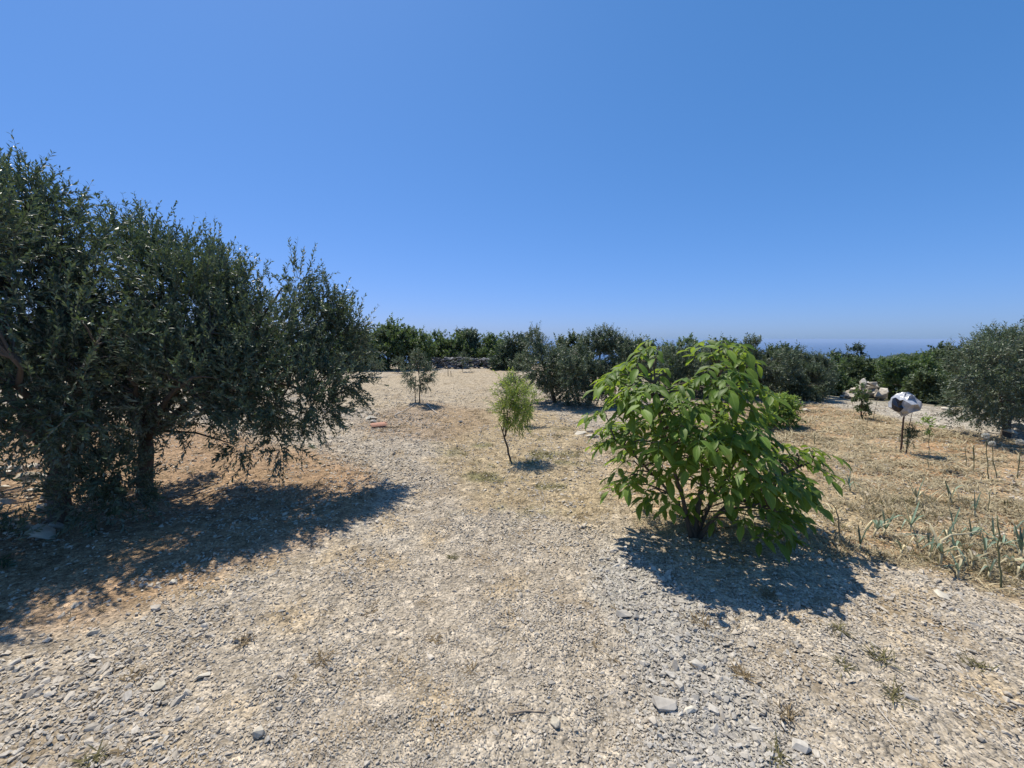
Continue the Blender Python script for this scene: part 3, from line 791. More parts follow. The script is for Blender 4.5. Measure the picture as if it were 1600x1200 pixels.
def simple_tree(name, label, cat, px, py, tops, n_shoots, lps, Lr, leaf, mat, seed, bark='bark', group=None, tr=.05, stems=4, base=None, depth=.5, **kw):
    """tops: list of (px, py, radius m[, dy]) lobe centres near the depth of the trunk"""
    b = ground(px, py) if base is None else np.asarray(base)
    n_shoots = int(n_shoots * 1.35)
    rg = np.random.default_rng(seed)
    lobes = []
    for l in tops:
        dy = l[3] if len(l) > 3 else rg.uniform(-depth, depth)
        lobes.append((at(l[0], l[1], b[1] + dy), l[2]))
    cz = np.mean([l[0] for l in lobes], axis=0)
    h = max(.15, (cz[2] - b[2]) * .35)
    f = b + [(cz[0] - b[0]) * .25, (cz[1] - b[1]) * .25, h]
    lim = [(curve(b + [0, 0, -.05], f, (.01, 0, 0), 5, .008, seed), tr, tr * .7)]
    for q in range(stems):
        e = lobes[q % len(lobes)][0]
        lim.append((curve(f, e + rg.normal(0, .06, 3), (0, 0, .05), 6, .015, seed + q), tr * .55, tr * .16))
    return tree(name, label, cat, b, lim, lobes, n_shoots, lps, Lr, leaf, mat, bark, group, seed, kw.pop('n_conn', 40), **kw)

# --- olives of the middle distance
simple_tree('olive_tree', 'round olive tree with a peaked crown behind the young almond tree', 'olive tree', 868, 628,
            [(835, 545, .30), (850, 575, .50), (815, 580, .32), (880, 575, .42), (840, 612, .36), (800, 605, .2), (890, 610, .3), (835, 528, .16)], 900, 20, (.14, .30), (.075, .023), 'olive_far', 31, group=OG, tr=.06)
simple_tree('olive_tree', 'broad low olive tree left of the walnut with trunks in its own shade', 'olive tree', 918, 634,
            [(925, 560, .48), (965, 555, .42), (900, 548, .28), (945, 530, .20), (985, 575, .40), (940, 595, .42), (1005, 590, .32), (895, 585, .30), (965, 615, .24), (905, 615, .22), (925, 535, .18)], 1250, 20, (.14, .30), (.075, .023), 'olive_far', 37, group=OG, tr=.07, stems=6)
simple_tree('olive_tree', 'olive tree seen directly behind the top of the walnut', 'olive tree', 1075, 622,
            [(1050, 570, .50), (1090, 568, .50), (1120, 575, .5), (1075, 590, .5), (1040, 600, .4), (1110, 605, .4), (1140, 590, .4)], 900, 18, (.16, .32), (.085, .028), 'olive_far', 41, group=OG)
simple_tree('olive_tree', 'wide olive tree just right of the top of the walnut', 'olive tree', 1190, 622,
            [(1165, 572, .45), (1195, 565, .42), (1175, 545, .2), (1205, 590, .45), (1160, 600, .4), (1220, 575, .36)], 850, 18, (.16, .32), (.085, .028), 'olive_far', 43, group=OG)
simple_tree('olive_tree', 'dark dense olive tree beside the bend of the pale track', 'olive tree', 1255, 622,
            [(1250, 575, .42), (1272, 580, .38), (1240, 595, .4), (1265, 600, .42), (1285, 595, .25), (1252, 556, .18), (1280, 565, .18)], 850, 18, (.15, .30), (.08, .026), 'olive_far', 47, group=OG)
simple_tree('olive_tree', 'broad olive tree at the right-hand edge beyond the white flower heads', 'olive tree', 1570, 682,
            [(1540, 575, .42), (1570, 555, .42), (1610, 560, .5), (1520, 610, .38), (1560, 610, .5), (1610, 610, .5), (1500, 625, .25), (1530, 640, .32), (1590, 645, .4), (1660, 600, .6), (1560, 538, .2), (1690, 560, .6), (1650, 650, .4)], 1800, 20, (.14, .30), (.068, .020), 'olive_far', 53, group=OG, tr=.07, stems=7, zmin=.28)
# --- saplings
SG = 'young saplings in the clearing'
def sapling(label, px, py, tops, ns, seed, mat='olive_far', tr=.018, two=False, name='olive_sapling', leaf=(.05, .013), Lr=(.1, .2), cat='sapling', lps=16, **kw):
    b = ground(px, py); rg = np.random.default_rng(seed)
    lobes = [(at(a, c, b[1] + rg.uniform(-.12, .12)), r) for a, c, r in tops]
    cz = np.mean([l[0] for l in lobes], axis=0)
    lim = [(curve(b + [0, 0, -.04], cz + [.02, 0, 0], (.02, 0, 0), 7, .008, seed), tr, tr * .5)]
    if two: lim.append((curve(b + [-.1, .03, -.04], cz + [-.06, .02, -.05], (-.02, 0, 0), 7, .008, seed + 1), tr * .7, tr * .4))
    return tree(name, label, cat, b, lim, lobes, ns, lps, Lr, leaf, mat, 'bark', SG, seed, 14, **kw)
sapling('olive sapling with two thin stems growing on a brown soil mound', 656, 629, [(652, 562, .16), (655, 578, .20), (640, 588, .17), (668, 585, .16), (650, 598, .16), (637, 580, .1), (668, 600, .1)], 270, 61, two=True, lo=.2, leaf=(.055, .018))
sapling('small olive sapling by the tip of the large left olive', 585, 589, [(583, 566, .24), (577, 572, .22), (592, 570, .22), (584, 576, .2)], 110, 63, lo=.2, leaf=(.07, .02))
sapling('tiny far olive sapling in front of the left tree line', 622, 583, [(622, 566, .26), (616, 571, .2), (628, 570, .2)], 60, 65, leaf=(.08, .024))
sapling('small far sapling left of the peaked olive, before the stone wall', 722, 581, [(722, 560, .30), (715, 566, .24), (730, 566, .25)], 80, 67, leaf=(.08, .024))
# --- almond
b = ground(798, 720); Y = b[1]
f = at(788, 684, Y)
lim = [(curve(b + [0, 0, -.04], f, (.03, 0, 0), 6, .006, 2), .017, .013)]
for q, (px, py, dy) in enumerate([(798, 640, .05), (778, 660, -.05), (803, 605, 0), (820, 625, .08), (785, 620, -.04), (795, 655, -.1)]):
    lim.append((curve(f, at(px, py, Y + dy), (0, 0, .02), 7, .01, 80 + q), .009, .003))
tree('almond_tree', 'young bright green almond tree with a thin bare trunk in mid clearing', 'almond tree', b, lim,
     [(at(px, py, Y + dy), r) for px, py, dy, r in [(800, 603, 0, .10), (796, 622, .05, .15), (810, 620, .06, .14), (788, 645, -.05, .14), (803, 648, 0, .16), (818, 638, .05, .11), (780, 668, -.05, .10), (800, 672, .0, .13), (822, 660, .1, .1)]],
     195, 15, (.12, .25), (.078, .012), 'almond', 'walnut_bark', None, 83, 30, lo=.1, up=.45, droop=1.3, spread=.6, zmin=b[2] + .22)
sapling('small pale green sapling just behind the young almond tree', 822, 666, [(826, 636, .14), (832, 625, .12), (822, 645, .09)], 60, 85, 'lime', .012, leaf=(.06, .016))

# --- pale young bush behind the walnut
simple_tree('young_bush', 'small yellow-green bush behind the right side of the walnut', 'bush', 1222, 668,
            [(1215, 640, .22), (1230, 634, .12), (1200, 650, .18), (1222, 655, .16), (1240, 643, .07)], 150, 14, (.1, .2), (.09, .04), 'lime', 87, tr=.012, bark='walnut_bark', depth=.15, lo=.2)

# --- far broadleaf trees and scrub, each its own
TG = 'trees along the far edge of the clearing'
def far(label, px, Yd, top, halfw, mat, seed, name='broadleaf_tree', cat='tree', base_dz=0., Lr=(.22, .48), cut=.18, leaf=(.15, .09), n=760, group=TG, hmin=.14):
    x = (px - 800) / FPX * Yd
    b = on(x, Yd); tp = at(px, top, Yd)[2]
    H = tp - b[2] - cut; rg = np.random.default_rng(seed); W = 1.35 * halfw / FPX * Yd
    lobes = []
    for q in range(7):
        hz_ = rg.uniform(hmin, .9); ww = W * (1.05 - .6 * max(0, hz_ - .55) / .4)
        lobes.append((b + np.array([rg.uniform(-1, 1) * ww * .6, rg.uniform(-.6, .6) * ww, H * hz_ * .92]), max(.22, min(W, H) * rg.uniform(.32, .5))))
    lobes.append((b + np.array([0, 0, H * .82]), min(W, H) * .28))
    lobes.append((b + np.array([rg.uniform(-.3, .3) * W, 0, H * .4]), min(W, H) * .55))
    for q in range(3): lobes.append((b + np.array([rg.uniform(-.8, .8) * W, rg.uniform(-.3, .3) * W, H * rg.uniform(.86, 1.04)]), .16 + .1 * rg.random()))
    f = b + [0, 0, H * .3]
    lim = [(curve(b - [0, 0, .1], f, (.02, 0, 0), 5, .01, seed), .07, .05)]
    for q in range(4): lim.append((curve(f, lobes[q][0], (0, 0, .1), 5, .02, seed + q), .035, .012))
    return tree(name, label, cat, b, lim, lobes, n, 13, Lr, leaf, mat, 'bark', group, seed, 12, lo=.2, twigs=False, up=.6, droop=.3)
for q, (lab, px, Yd, top, hw, mt) in enumerate([
    ('dark tree just past the tip of the large left olive', 572, 22.2, 520, 22, 'pine'),
    ('tallest tree of the left far line, with a pointed top', 606, 22.2, 506, 30, 'oak'),
    ('bushy green tree right of the pointed far tree', 640, 22.2, 514, 30, 'oak'),
    ('green tree behind the olive sapling on the mound', 676, 26.0, 522, 28, 'oak'),
    ('green tree with a thin shoot on top, above the left end of the stone wall', 708, 25.5, 522, 26, 'oak'),
    ('pointed tree rising above the middle of the far stone wall', 741, 26.0, 515, 24, 'olive_far'),
    ('green tree above the right end of the far stone wall', 772, 25.5, 523, 26, 'oak'),
    ('rounded tree between the far stone wall and the peaked olive', 800, 22.3, 527, 24, 'pine'),
    ('dark tree seen in the gap between the peaked olive and the broad olive', 885, 20.0, 528, 30, 'scrub'),
    ('tree beyond the broad olive, left of the walnut top', 1000, 19.0, 535, 34, 'scrub'),
    ('low tree showing beyond the left side of the walnut top', 1062, 19.0, 534, 32, 'oak'),
    ('tree beyond the right side of the walnut top', 1135, 18.0, 537, 36, 'scrub'),
    ('tree showing between the two olives right of the walnut', 1222, 18.0, 543, 30, 'scrub'),
]): far(lab, px, Yd, top, hw, mt, 200 + q * 3)
HG = 'scrub bushes beyond the pale track'
for q, (lab, px, Yd, top, hw, mt) in enumerate([
    ('dark round bush standing against the sea', 1322, 17.0, 549, 20, 'pine'),
    ('green bush beyond the end of the pale track', 1305, 14.0, 562, 28, 'oak'),
    ('wide bush behind the left end of the white rock pile', 1350, 15.0, 566, 32, 'scrub'),
    ('bush behind the right end of the white rock pile', 1392, 14.5, 562, 30, 'oak'),
    ('leafy bright green bush right behind the bagged stake', 1425, 12.6, 566, 32, 'oak'),
    ('tall green bush on the slope under the headland', 1452, 14.0, 552, 34, 'oak'),
    ('tall bush with loose upright tips beside the right-hand olive', 1482, 13.0, 544, 30, 'scrub'),
    ('low bush at the track edge left of the right-hand olive', 1462, 11.0, 592, 30, 'scrub'),
    ('bush beyond the right-hand olive', 1530, 13.0, 545, 36, 'scrub'),
    ('dark bush farthest along the right edge of the scrub', 1600, 13.0, 540, 50, 'scrub'),
]): far(lab, px, Yd, top, hw, mt, 300 + q * 3, 'bush', 'bush', Lr=(.14, .32), cut=.16, leaf=(.10, .06), n=760, group=HG, hmin=.2)
far('far tree at the left end of the line, partly behind the large left olive', 540, 22.5, 520, 30, 'oak', 190)
BG = 'trees glimpsed behind the big left olives'
for q, (lab, px, Yd, top, hw, mt) in enumerate([
    ('far tree glimpsed through the branch gap of the large left olive', 470, 24.0, 520, 45, 'scrub'),
    ('far tree hidden behind the middle of the large left olive', 360, 22.0, 515, 60, 'oak'),
    ('far tree hidden behind the two left olive trunks', 220, 20.0, 515, 70, 'scrub'),
    ('far tree hidden behind the tallest olive', 60, 18.0, 510, 80, 'scrub'),
]): far(lab, px, Yd, top, hw, mt, 400 + q * 3, group=BG)

# ------------------------------------------------------------------ walnut
WB = ground(1088, 840); WY = WB[1]
wal = thing('walnut_tree', 'young walnut tree with large drooping bright green leaves beside the gravel track', 'walnut tree', WB)
mbt = MB()
mains = []
for q, (pxy, r0) in enumerate([([(1062, 760), (1030, 660), (1022, 575)], .020), ([(1095, 760), (1118, 690), (1122, 590)], .026), ([(1110, 780), (1165, 700), (1180, 600)], .022), ([(1130, 790), (1200, 750), (1268, 722)], .018), ([(1058, 780), (1000, 720), (962, 690)], .016), ([(1120, 800), (1170, 790), (1215, 800)], .016), ([(1090, 790), (1100, 740), (1085, 660)], .016)]):
    dy = [-.15, .1, .25, -.1, -.1, -.45, .45][q]
    P = [WB + [(q - 3) * .012, 0, -.03]] + [at(a, c, WY + dy * (k + 1) / 3) for k, (a, c) in enumerate(pxy)]
    P = np.array(P); tt = np.linspace(0, 1, 12); ks = np.linspace(0, 1, 4)
    C_ = np.stack([np.interp(tt, ks, P[:, d]) for d in range(3)], -1)
    C_[1:-1] = (C_[:-2] + 2 * C_[1:-1] + C_[2:]) / 4; C_[1:-1] = (C_[:-2] + 2 * C_[1:-1] + C_[2:]) / 4
    C_[1:-1] += rng.normal(0, .004, (10, 3))
    mains.append(C_); mbt.tube(C_, np.linspace(r0, r0 * .3, 12), 8)
MP = np.vstack([c[3:] for c in mains])
tips = [(1030, 552, -.1), (1010, 590, .1), (962, 588, -.1), (990, 572, .15), (945, 645, 0), (985, 640, -.2), (960, 694, -.1), (978, 720, .15), (1005, 745, -.2), (1030, 690, -.3), (1050, 640, .1), 
        (1105, 555, .1), (1125, 538, -.1), (1108, 540, .1), (1143, 542, 0), (1030, 540, 0), (1150, 560, .2), (1100, 625, -.2), (1130, 610, -.25), (1165, 600, .1), (1180, 645, -.1), (1150, 680, -.4), (1100, 690, -.4), (1075, 715, -.45), (1225, 700, .2),
        (1250, 715, 0), (1268, 708, -.1), (1262, 745, -.25), (1215, 745, -.35), (1180, 740, -.5), (1140, 745, -.5), (1110, 765, -.4), (1215, 800, -.3), (1245, 790, -.1), (1170, 795, -.5), (1140, 800, -.3), (1060, 745, .3), (1050, 700, .4), (1120, 660, .4), (1160, 720, .45), (1020, 640, .35), (1200, 770, .35), (1085, 650, .35), (1140, 640, .5)]
rgt = np.random.default_rng(14)
tips += [(1000, 568, -.1), (1048, 582, .15), (1112, 575, -.2), (1150, 590, -.25), (1172, 612, -.2), (990, 612, -.25), (1028, 602, -.3), (1066, 628, -.3), (1122, 598, -.35), (1150, 565, .1), (985, 742, -.2), (1008, 768, -.1), (1040, 772, -.25), (1062, 788, .1), (1000, 705, .2), (968, 668, .1), (975, 755, .1), (1035, 735, -.3), (1292, 705, -.05), (1288, 735, -.15), (1255, 765, -.3), (1230, 815, -.2), (1190, 825, -.35)]
hull = [(935, 660), (975, 585), (1025, 548), (1045, 560), (1075, 600), (1110, 550), (1135, 545), (1150, 590), (1165, 665), (1212, 700), (1262, 712), (1240, 800), (1175, 815), (1105, 790), (1040, 750), (965, 730)]
while len(tips) < 130:
    a, c = rgt.uniform(930, 1295), rgt.uniform(585, 815)
    if inpoly(np.array([a]), np.array([c]), hull)[0]: tips.append((a, c, rgt.uniform(-.5, .5)))
while len(tips) < 158:
    a, c = rgt.uniform(950, 1200), rgt.uniform(595, 740)
    if inpoly(np.array([a]), np.array([c]), hull)[0]: tips.append((a, c, rgt.uniform(-.45, .5)))
tips = [(a - 22 * (a > 1225), c, d) for a, c, d in tips]
Lf = []     # leaflets: (pos, dir, normal, length)
rg = np.random.default_rng(5)
ctr = at(1110, 720, WY)
for (px, py, dy) in tips:
    e = at(px, py, WY + dy)
    k = int(np.argmin(np.linalg.norm(MP - e, axis=1) + 1.2 * np.maximum(0, MP[:, 2] - e[2] + .05)))
    cc = curve(MP[k], e, (0, 0, .06), 7, .008, int(px + py))
    mbt.tube(cc, np.linspace(.008, .0035, 7), 5)
    out = e - ctr; out[2] = 0; out = out / max(.15, np.linalg.norm(out)) * min(1, np.linalg.norm(out) / .5)
    nleaf = 2 if rg.random() < .45 else 3
    a0 = rg.random() * 6.283
    for q in range(nleaf):
        a = a0 + q * 6.283 / nleaf + rg.normal(0, .3)
        hd_ = np.array([math.cos(a), math.sin(a), 0]) * .8 + out * .9 + np.array([0, -.15, 0])
        hd_ = hd_ / np.linalg.norm(hd_)
        RL = rg.uniform(.12, .21)
        s0 = cc[-1 - (q % 2)]
        lift = rg.uniform(.25, .7) + (.5 if py < 600 else 0)
        t = np.linspace(0, 1, 7)[:, None]
        rp = s0 + hd_ * RL * t + np.array([0, 0, 1.]) * (lift * RL * t - (lift + .25) * RL * t ** 2)
        mbt.tube(rp, np.linspace(.0028, .0014, 7), 4, mat=1)
        side = np.array([-hd_[1], hd_[0], 0])
        npair = int(rg.integers(2, 4))
        for s_ in range(npair):
            u = .35 + .5 * s_ / max(1, npair - 1); ip = u * 6; i0 = int(ip); pp = rp[i0] + (rp[min(6, i0 + 1)] - rp[i0]) * (ip - i0)
            for sg in (-1, 1):
                ld = side * sg * .85 + hd_ * .5 + np.array([0, 0, -.05 - .5 * rg.random()]) + rg.normal(0, .12, 3)
                Lf.append((pp, ld / np.linalg.norm(ld), np.array([0, 0, 1.]) + .3 * hd_ + rg.normal(0, .18, 3), rg.uniform(.07, .135) * (.8 + .3 * u)))
        ld = hd_ + np.array([0, 0, -.25 - .6 * rg.random()]) + rg.normal(0, .12, 3)
        Lf.append((rp[-1], ld / np.linalg.norm(ld), np.array([0, 0, 1.]) + .4 * hd_ + rg.normal(0, .15, 3), rg.uniform(.10, .165)))
mbt.build('trunk', [M['walnut_bark'], M['greenstem']], wal, smooth=True, origin=WB)

def leafgeo(var):
    """unit walnut leaflet along +X, upper face +Z: oval blade folded on its midrib and curling down"""
    rgl = np.random.default_rng(900 + var)
    nL = 7; us = np.linspace(0, 1, nL)
    prof = np.array([.0, .55, .88, 1.0, .86, .5, .0]) * (.185 + .03 * rgl.random())
    droop = .25 + .3 * rgl.random(); fold = .12 + .22 * rgl.random(); tw = rgl.normal(0, .25)
    V, UV = [], []
    for u, hw in zip(us, prof):
        zc = -droop * u * u * .6
        xc = u * (1 - .08 * droop * u)
        for s_ in (-1, 0, 1):
            V.append((xc, s_ * hw + .03 * math.sin(u * 5 + var), zc + abs(s_) * hw * fold * 1.6 + s_ * hw * tw * u + .015 * math.sin(u * 14 + s_ * 2 + var) * abs(s_)))
            UV.append((s_, u, 0))
    Q = []
    for a in range(nL - 1):
        for b_ in range(2):
            Q.append([a * 3 + b_, a * 3 + 3 + b_, a * 3 + 4 + b_, a * 3 + 1 + b_])
    return np.array(V), np.array(Q), np.array(UV, float)
geos = [leafgeo(v) for v in range(5)]
leafmeshes = []
for v in range(5):
    for tn in (.1, .35, .6, .9):
        mbl = MB(); mbl.add(geos[v][0], geos[v][1], None, 0, tn, geos[v][2])
        ob = mbl.build('leaf', [M['walnut']], link=False, smooth=True); leafmeshes.append(ob.data); bpy.data.objects.remove(ob)
def leafmtx(p, d, n_, l):
    xa = Vector(d); za = Vector(n_); ya = za.cross(xa).normalized(); za = xa.cross(ya).normalized()
    m = Matrix((xa, ya, za)).transposed().to_4x4()
    return Matrix.Translation(Vector(p)) @ m @ Matrix.Scale(l, 4)
Lf.sort(key=lambda l: np.linalg.norm(l[0] - CAMP) / l[3])
mbf = MB()
for q, (p, d, n_, l) in enumerate(Lf):
    m = leafmtx(p - WB, d, n_, l)
    if q < 295:
        rad_ = np.linalg.norm((p - ctr) / np.array([1.0, .9, .8]))
        tn_ = int(np.clip(round(1.2 + (rad_ - .55) * 3.2 + random.gauss(0, .8)), 0, 3))     # young outer leaves are paler
        o = bpy.data.objects.new('leaf', leafmeshes[random.randrange(5) * 4 + tn_])
        COL.objects.link(o); o.parent = wal; o.matrix_local = m
    else:
        g = geos[q % 5]; A_ = np.array(m)
        mbf.add(g[0] @ A_[:3, :3].T + A_[:3, 3], g[1], None, 0, random.choice((.1, .35, .6, .9)), g[2])
if mbf.n: tag(mbf.build('foliage', [M['walnut']], wal, smooth=True), kind='stuff')

# ------------------------------------------------------------------ stones of note, heaps, walls
def lay(o, p, size, rotz, sink=.12, tilt=(0, 0)):
    o.location = Vector((p[0], p[1], p[2] + size[2] * (.5 - sink) * .8))
    o.rotation_euler = (tilt[0], tilt[1], rotz); o.scale = size
LS = 'stones lying loose on the gravel'
for q, (lab, px, py, s, sz, grey, mt) in enumerate([
    ('largest grey stone lying in the coarse grey gravel band', 1037, 1106, .105, .07, .7, 'stone'),
    ('blocky stone touching the near side of the largest grey stone', 1022, 1130, .055, .05, .2, 'stone'),
    ('squarish pale stone right of the largest grey stone', 1078, 1112, .05, .04, .4, 'pale_stone'),
    ('pale cracked stone beside the end of the dry stick', 868, 1132, .055, .045, .1, 'pale_stone'),
    ('pointed grey slab standing tilted on the gravel', 403, 1150, .055, .06, .2, 'pale_stone'),
    ('flat pale slab just outside the big olive shadow', 248, 1070, .085, .03, .3, 'pale_stone'),
    ('pale block lying alone in the olive shadow', 147, 992, .05, .045, .5, 'pale_stone'),
    ('whitish stone in the shade beneath the large left olive', 270, 911, .06, .04, .2, 'pale_stone'),
    ('long flat pale stone at the shadow tip near the grove', 315, 1060, .06, .03, .5, 'pale_stone'),
    ('bluish grey stone on the bare gravel right of the grey band', 1425, 1093, .05, .04, 1., 'stone'),
    ('greyish stone at the gravel edge below the walnut shadow', 1172, 1007, .06, .045, .8, 'stone'),
    ('rounded grey stone at the near end of the grey gravel band', 1252, 1170, .07, .05, .8, 'stone'),
    ('tan stone on the dry field edge below the leeks', 1470, 932, .09, .05, .2, 'pale_stone'),
    ('largest pale stone left of the walnut leaves', 925, 684, .20, .10, .1, 'pale_stone'),
    ('brownish stone behind the largest pale stone left of the walnut', 922, 675, .17, .11, .2, 'stone'),
    ('flat stone leftmost of the stones left of the walnut', 906, 678, .18, .09, .1, 'pale_stone'),
    ('white stone at the far edge of the field behind the yellow-green bush', 1258, 643, .2, .12, .1, 'pale_stone'),
    ('white stone beside the broken terracotta tile', 580, 655, .22, .11, .3, 'pale_stone'),
    ('grey stone behind the broken terracotta tile', 584, 660, .18, .08, .7, 'stone'),
    ('dark stone at the right foot of the soil mound', 719, 660, .12, .06, .9, 'dark_stone'),
    ('white stone at the foot of the right-hand olive by the pale track', 1479, 641, .22, .12, .1, 'pale_stone'),
]):
    o = bpy.data.objects.new('stone', bigrock('stone', 1200 + q, M[mt], .75))
    COL.objects.link(o); tag(o, lab, 'stone', LS)
    o.color = (grey, 0, 0, 1)
    lay(o, ground(px, py), (s * 1.25, s * .95, sz * 1.3), q * 1.7, .3, (.1 * math.sin(q * 3.1), .12 * math.cos(q * 2.3)))
# broken terracotta tile: curved shard
mb = MB(); V = []; nt_ = 7
for s_ in (0, 1):
    for a in np.linspace(-.9, .9, nt_):
        rr_ = .11 - .014 * s_
        for xx in (-.13 + .02 * math.sin(a * 5), .13 + .03 * math.sin(a * 7)):
            V.append((xx, rr_ * math.sin(a), rr_ * math.cos(a) - .06))
Q = []
for s_ in (0, 1):
    for a in range(nt_ - 1):
        k = s_ * nt_ * 2 + a * 2; f4 = [k, k + 1, k + 3, k + 2]; Q.append(f4 if s_ == 0 else f4[::-1])
o_ = nt_ * 2
for a in range(nt_ - 1):
    Q.append([a * 2, a * 2 + 2, o_ + a * 2 + 2, o_ + a * 2]); Q.append([a * 2 + 3, a * 2 + 1, o_ + a * 2 + 1, o_ + a * 2 + 3])
Q.append([0, o_, o_ + 1, 1]); e = (nt_ - 1) * 2; Q.append([e, e + 1, o_ + e + 1, o_ + e])
mb.add(np.array(V), Q)
o = mb.build('tile_shard', M['terracotta']); tag(o, 'broken pinkish terracotta tile lying on the ground left of the soil mound', 'tile')
p = ground(592, 667); o.location = Vector(p) + Vector((0, 0, .03)); o.rotation_euler = (.1, -.05, .3)

def heap(name, label, cat, spots, mat, seed, flat=.65, group=None):
    """spots: (px, py, size, lift)"""
    P = [(ground(px, py) if py > 20 else on((px - 800) / FPX * py, py)) + [0, 0, lift] for px, py, s, lift in spots]
    c = np.mean(P, axis=0); c[2] = min(p[2] for p in P)
    t = thing(name, label, cat, c, group)
    ms = [bigrock('stone', seed + q, M[mat], flat) for q in range(6)]
    rg = random.Random(seed)
    for q, (p, sp_) in enumerate(zip(P, spots)):
        o = bpy.data.objects.new('stone', ms[q % 6]); COL.objects.link(o); o.parent = t
        s = sp_[2]
        o.location = Vector(p - c) + Vector((0, 0, s * .2)); o.rotation_euler = (rg.gauss(0, .3), rg.gauss(0, .3), rg.random() * 6.28)
        o.scale = (s * rg.uniform(.9, 1.4), s * rg.uniform(.7, 1), s * rg.uniform(.5, .9)); o.color = (rg.random(), 0, 0, 1)
    return t
rg = random.Random(3)
sp_ = []
for q in range(70):
    px = rg.uniform(-150, 100); py = rg.uniform(738, 842)
    lift = max(0, .25 - abs(py - 775) / 200) * rg.random()
    sp_.append((px, py, rg.uniform(.07, .2), lift))
heap('stone_heap', 'heap of pale limestone blocks behind the trunk of the tallest olive', 'stone heap', sp_, 'pale_stone', 1300)
sp_ = []
for q in range(46):
    px = rg.gauss(1358, 17); py = rg.uniform(11.3, 12.4)
    sp_.append((px, py, rg.uniform(.18, .45), max(0, .42 - abs(px - 1362) / 90) * rg.random()))
heap('rock_pile', 'white limestone rock pile beyond the pale track, in front of the scrub', 'rock pile', sp_, 'stone', 1320)
sp_ = [(rg.uniform(1215, 1250), rg.uniform(612, 622), rg.uniform(.15, .35), .25 * rg.random()) for q in range(16)]
heap('rock_pile', 'pale stones heaped under the olives right of the walnut', 'rock pile', sp_, 'pale_stone', 1330)
sp_ = [(rg.uniform(1560, 1660), rg.uniform(664, 686), rg.uniform(.1, .25), .15 * rg.random()) for q in range(22)]
heap('rock_pile', 'white stones scattered under the low branches of the right-hand olive', 'rock pile', sp_, 'pale_stone', 1340)
sp_ = [(rg.uniform(925, 960), rg.uniform(618, 630), rg.uniform(.12, .25), .2 * rg.random()) for q in range(12)]
heap('rock_pile', 'pale stones behind the trunk of the broad low olive', 'rock pile', sp_, 'pale_stone', 1350)

# far dry stone wall: single stones under ten pixels, one joined part
wl = on(*((690 - 800) / FPX * 23.2, 23.2))
wall = thing('dry_stone_wall', 'dark dry stone wall below the far trees at the end of the clearing', 'dry stone wall', wl)
mb = MB(); rgw = np.random.default_rng(8)
protos = []
for q in range(6):
    m_ = rockmesh('s', 1400 + q, M['dark_stone'], 12, .7); nv = len(m_.vertices)
    co = np.empty(nv * 3); m_.vertices.foreach_get('co', co); protos.append((co.reshape(-1, 3), [list(p.vertices) for p in m_.polygons]))
    bpy.data.meshes.remove(m_)
xa, xb = (640 - 800) / FPX * 23.2, (812 - 800) / FPX * 23.2
for q in range(400):
    x_ = rgw.uniform(xa, xb); lv = rgw.random(); hmax = .52 + .16 * vnoise(np.array([x_ * 1.3]), np.array([0.]), 5)[0]
    y_ = 23.2 + rgw.uniform(-.28, .28) * (1.2 - lv * .5)
    s_ = rgw.uniform(.13, .30)
    V_, F_ = protos[q % 6]
    a = rgw.random() * 6.28; ca, sa = math.cos(a), math.sin(a)
    Rm = np.array([[ca, -sa, 0], [sa, ca, 0], [0, 0, 1]])
    V2 = (V_ * np.array([s_ * 1.4, s_, s_ * .8])) @ Rm.T + np.array([x_, y_, float(T(x_, y_)) + lv * hmax])
    mb.add(V2, None, F_)
tag(mb.build('stones', M['dark_stone'], wall, origin=wl), kind='stuff')

# ------------------------------------------------------------------ sticks
def stick(label, pts, r, mat, name='stick', cat='stick', group=None):
    P = np.array(pts); base = P[0].copy()
    tt = np.linspace(0, 1, 8); ks = np.linspace(0, 1, len(P))
    C_ = np.stack([np.interp(tt, ks, P[:, d]) for d in range(3)], -1)
    C_[1:-1] += np.random.default_rng(len(label)).normal(0, r * .4, (6, 3))
    mb = MB(); mb.tube(C_, np.linspace(r, r * .55, 8), 6)
    o = mb.build(name, M[mat], smooth=True, origin=base); o.location = Vector(base)
    return tag(o, label, cat, group)
def gl(px, py, dz=.012): return ground(px, py) + [0, 0, dz]
stick('grey brown dry stick lying on the near gravel', [gl(797, 1118), gl(825, 1114), gl(852, 1117)], .006, 'stick')
stick('bleached twig lying down the left side of the soil mound', [gl(617, 650), gl(632, 643, .03), gl(648, 634, .03)], .012, 'palestick')
stick('bleached twig lying down the right side of the soil mound', [gl(666, 633, .03), gl(675, 641, .03), gl(683, 647)], .012, 'palestick')
stick('short dark twig on the gravel right of the soil mound', [gl(683, 656, .02), gl(690, 650, .02), gl(696, 646, .05)], .009, 'stick')
stick('thin pale straw stem lying across the near gravel on the right', [gl(1372, 1110), gl(1395, 1140), gl(1414, 1167)], .003, 'palestick', 'straw_stem', 'straw')

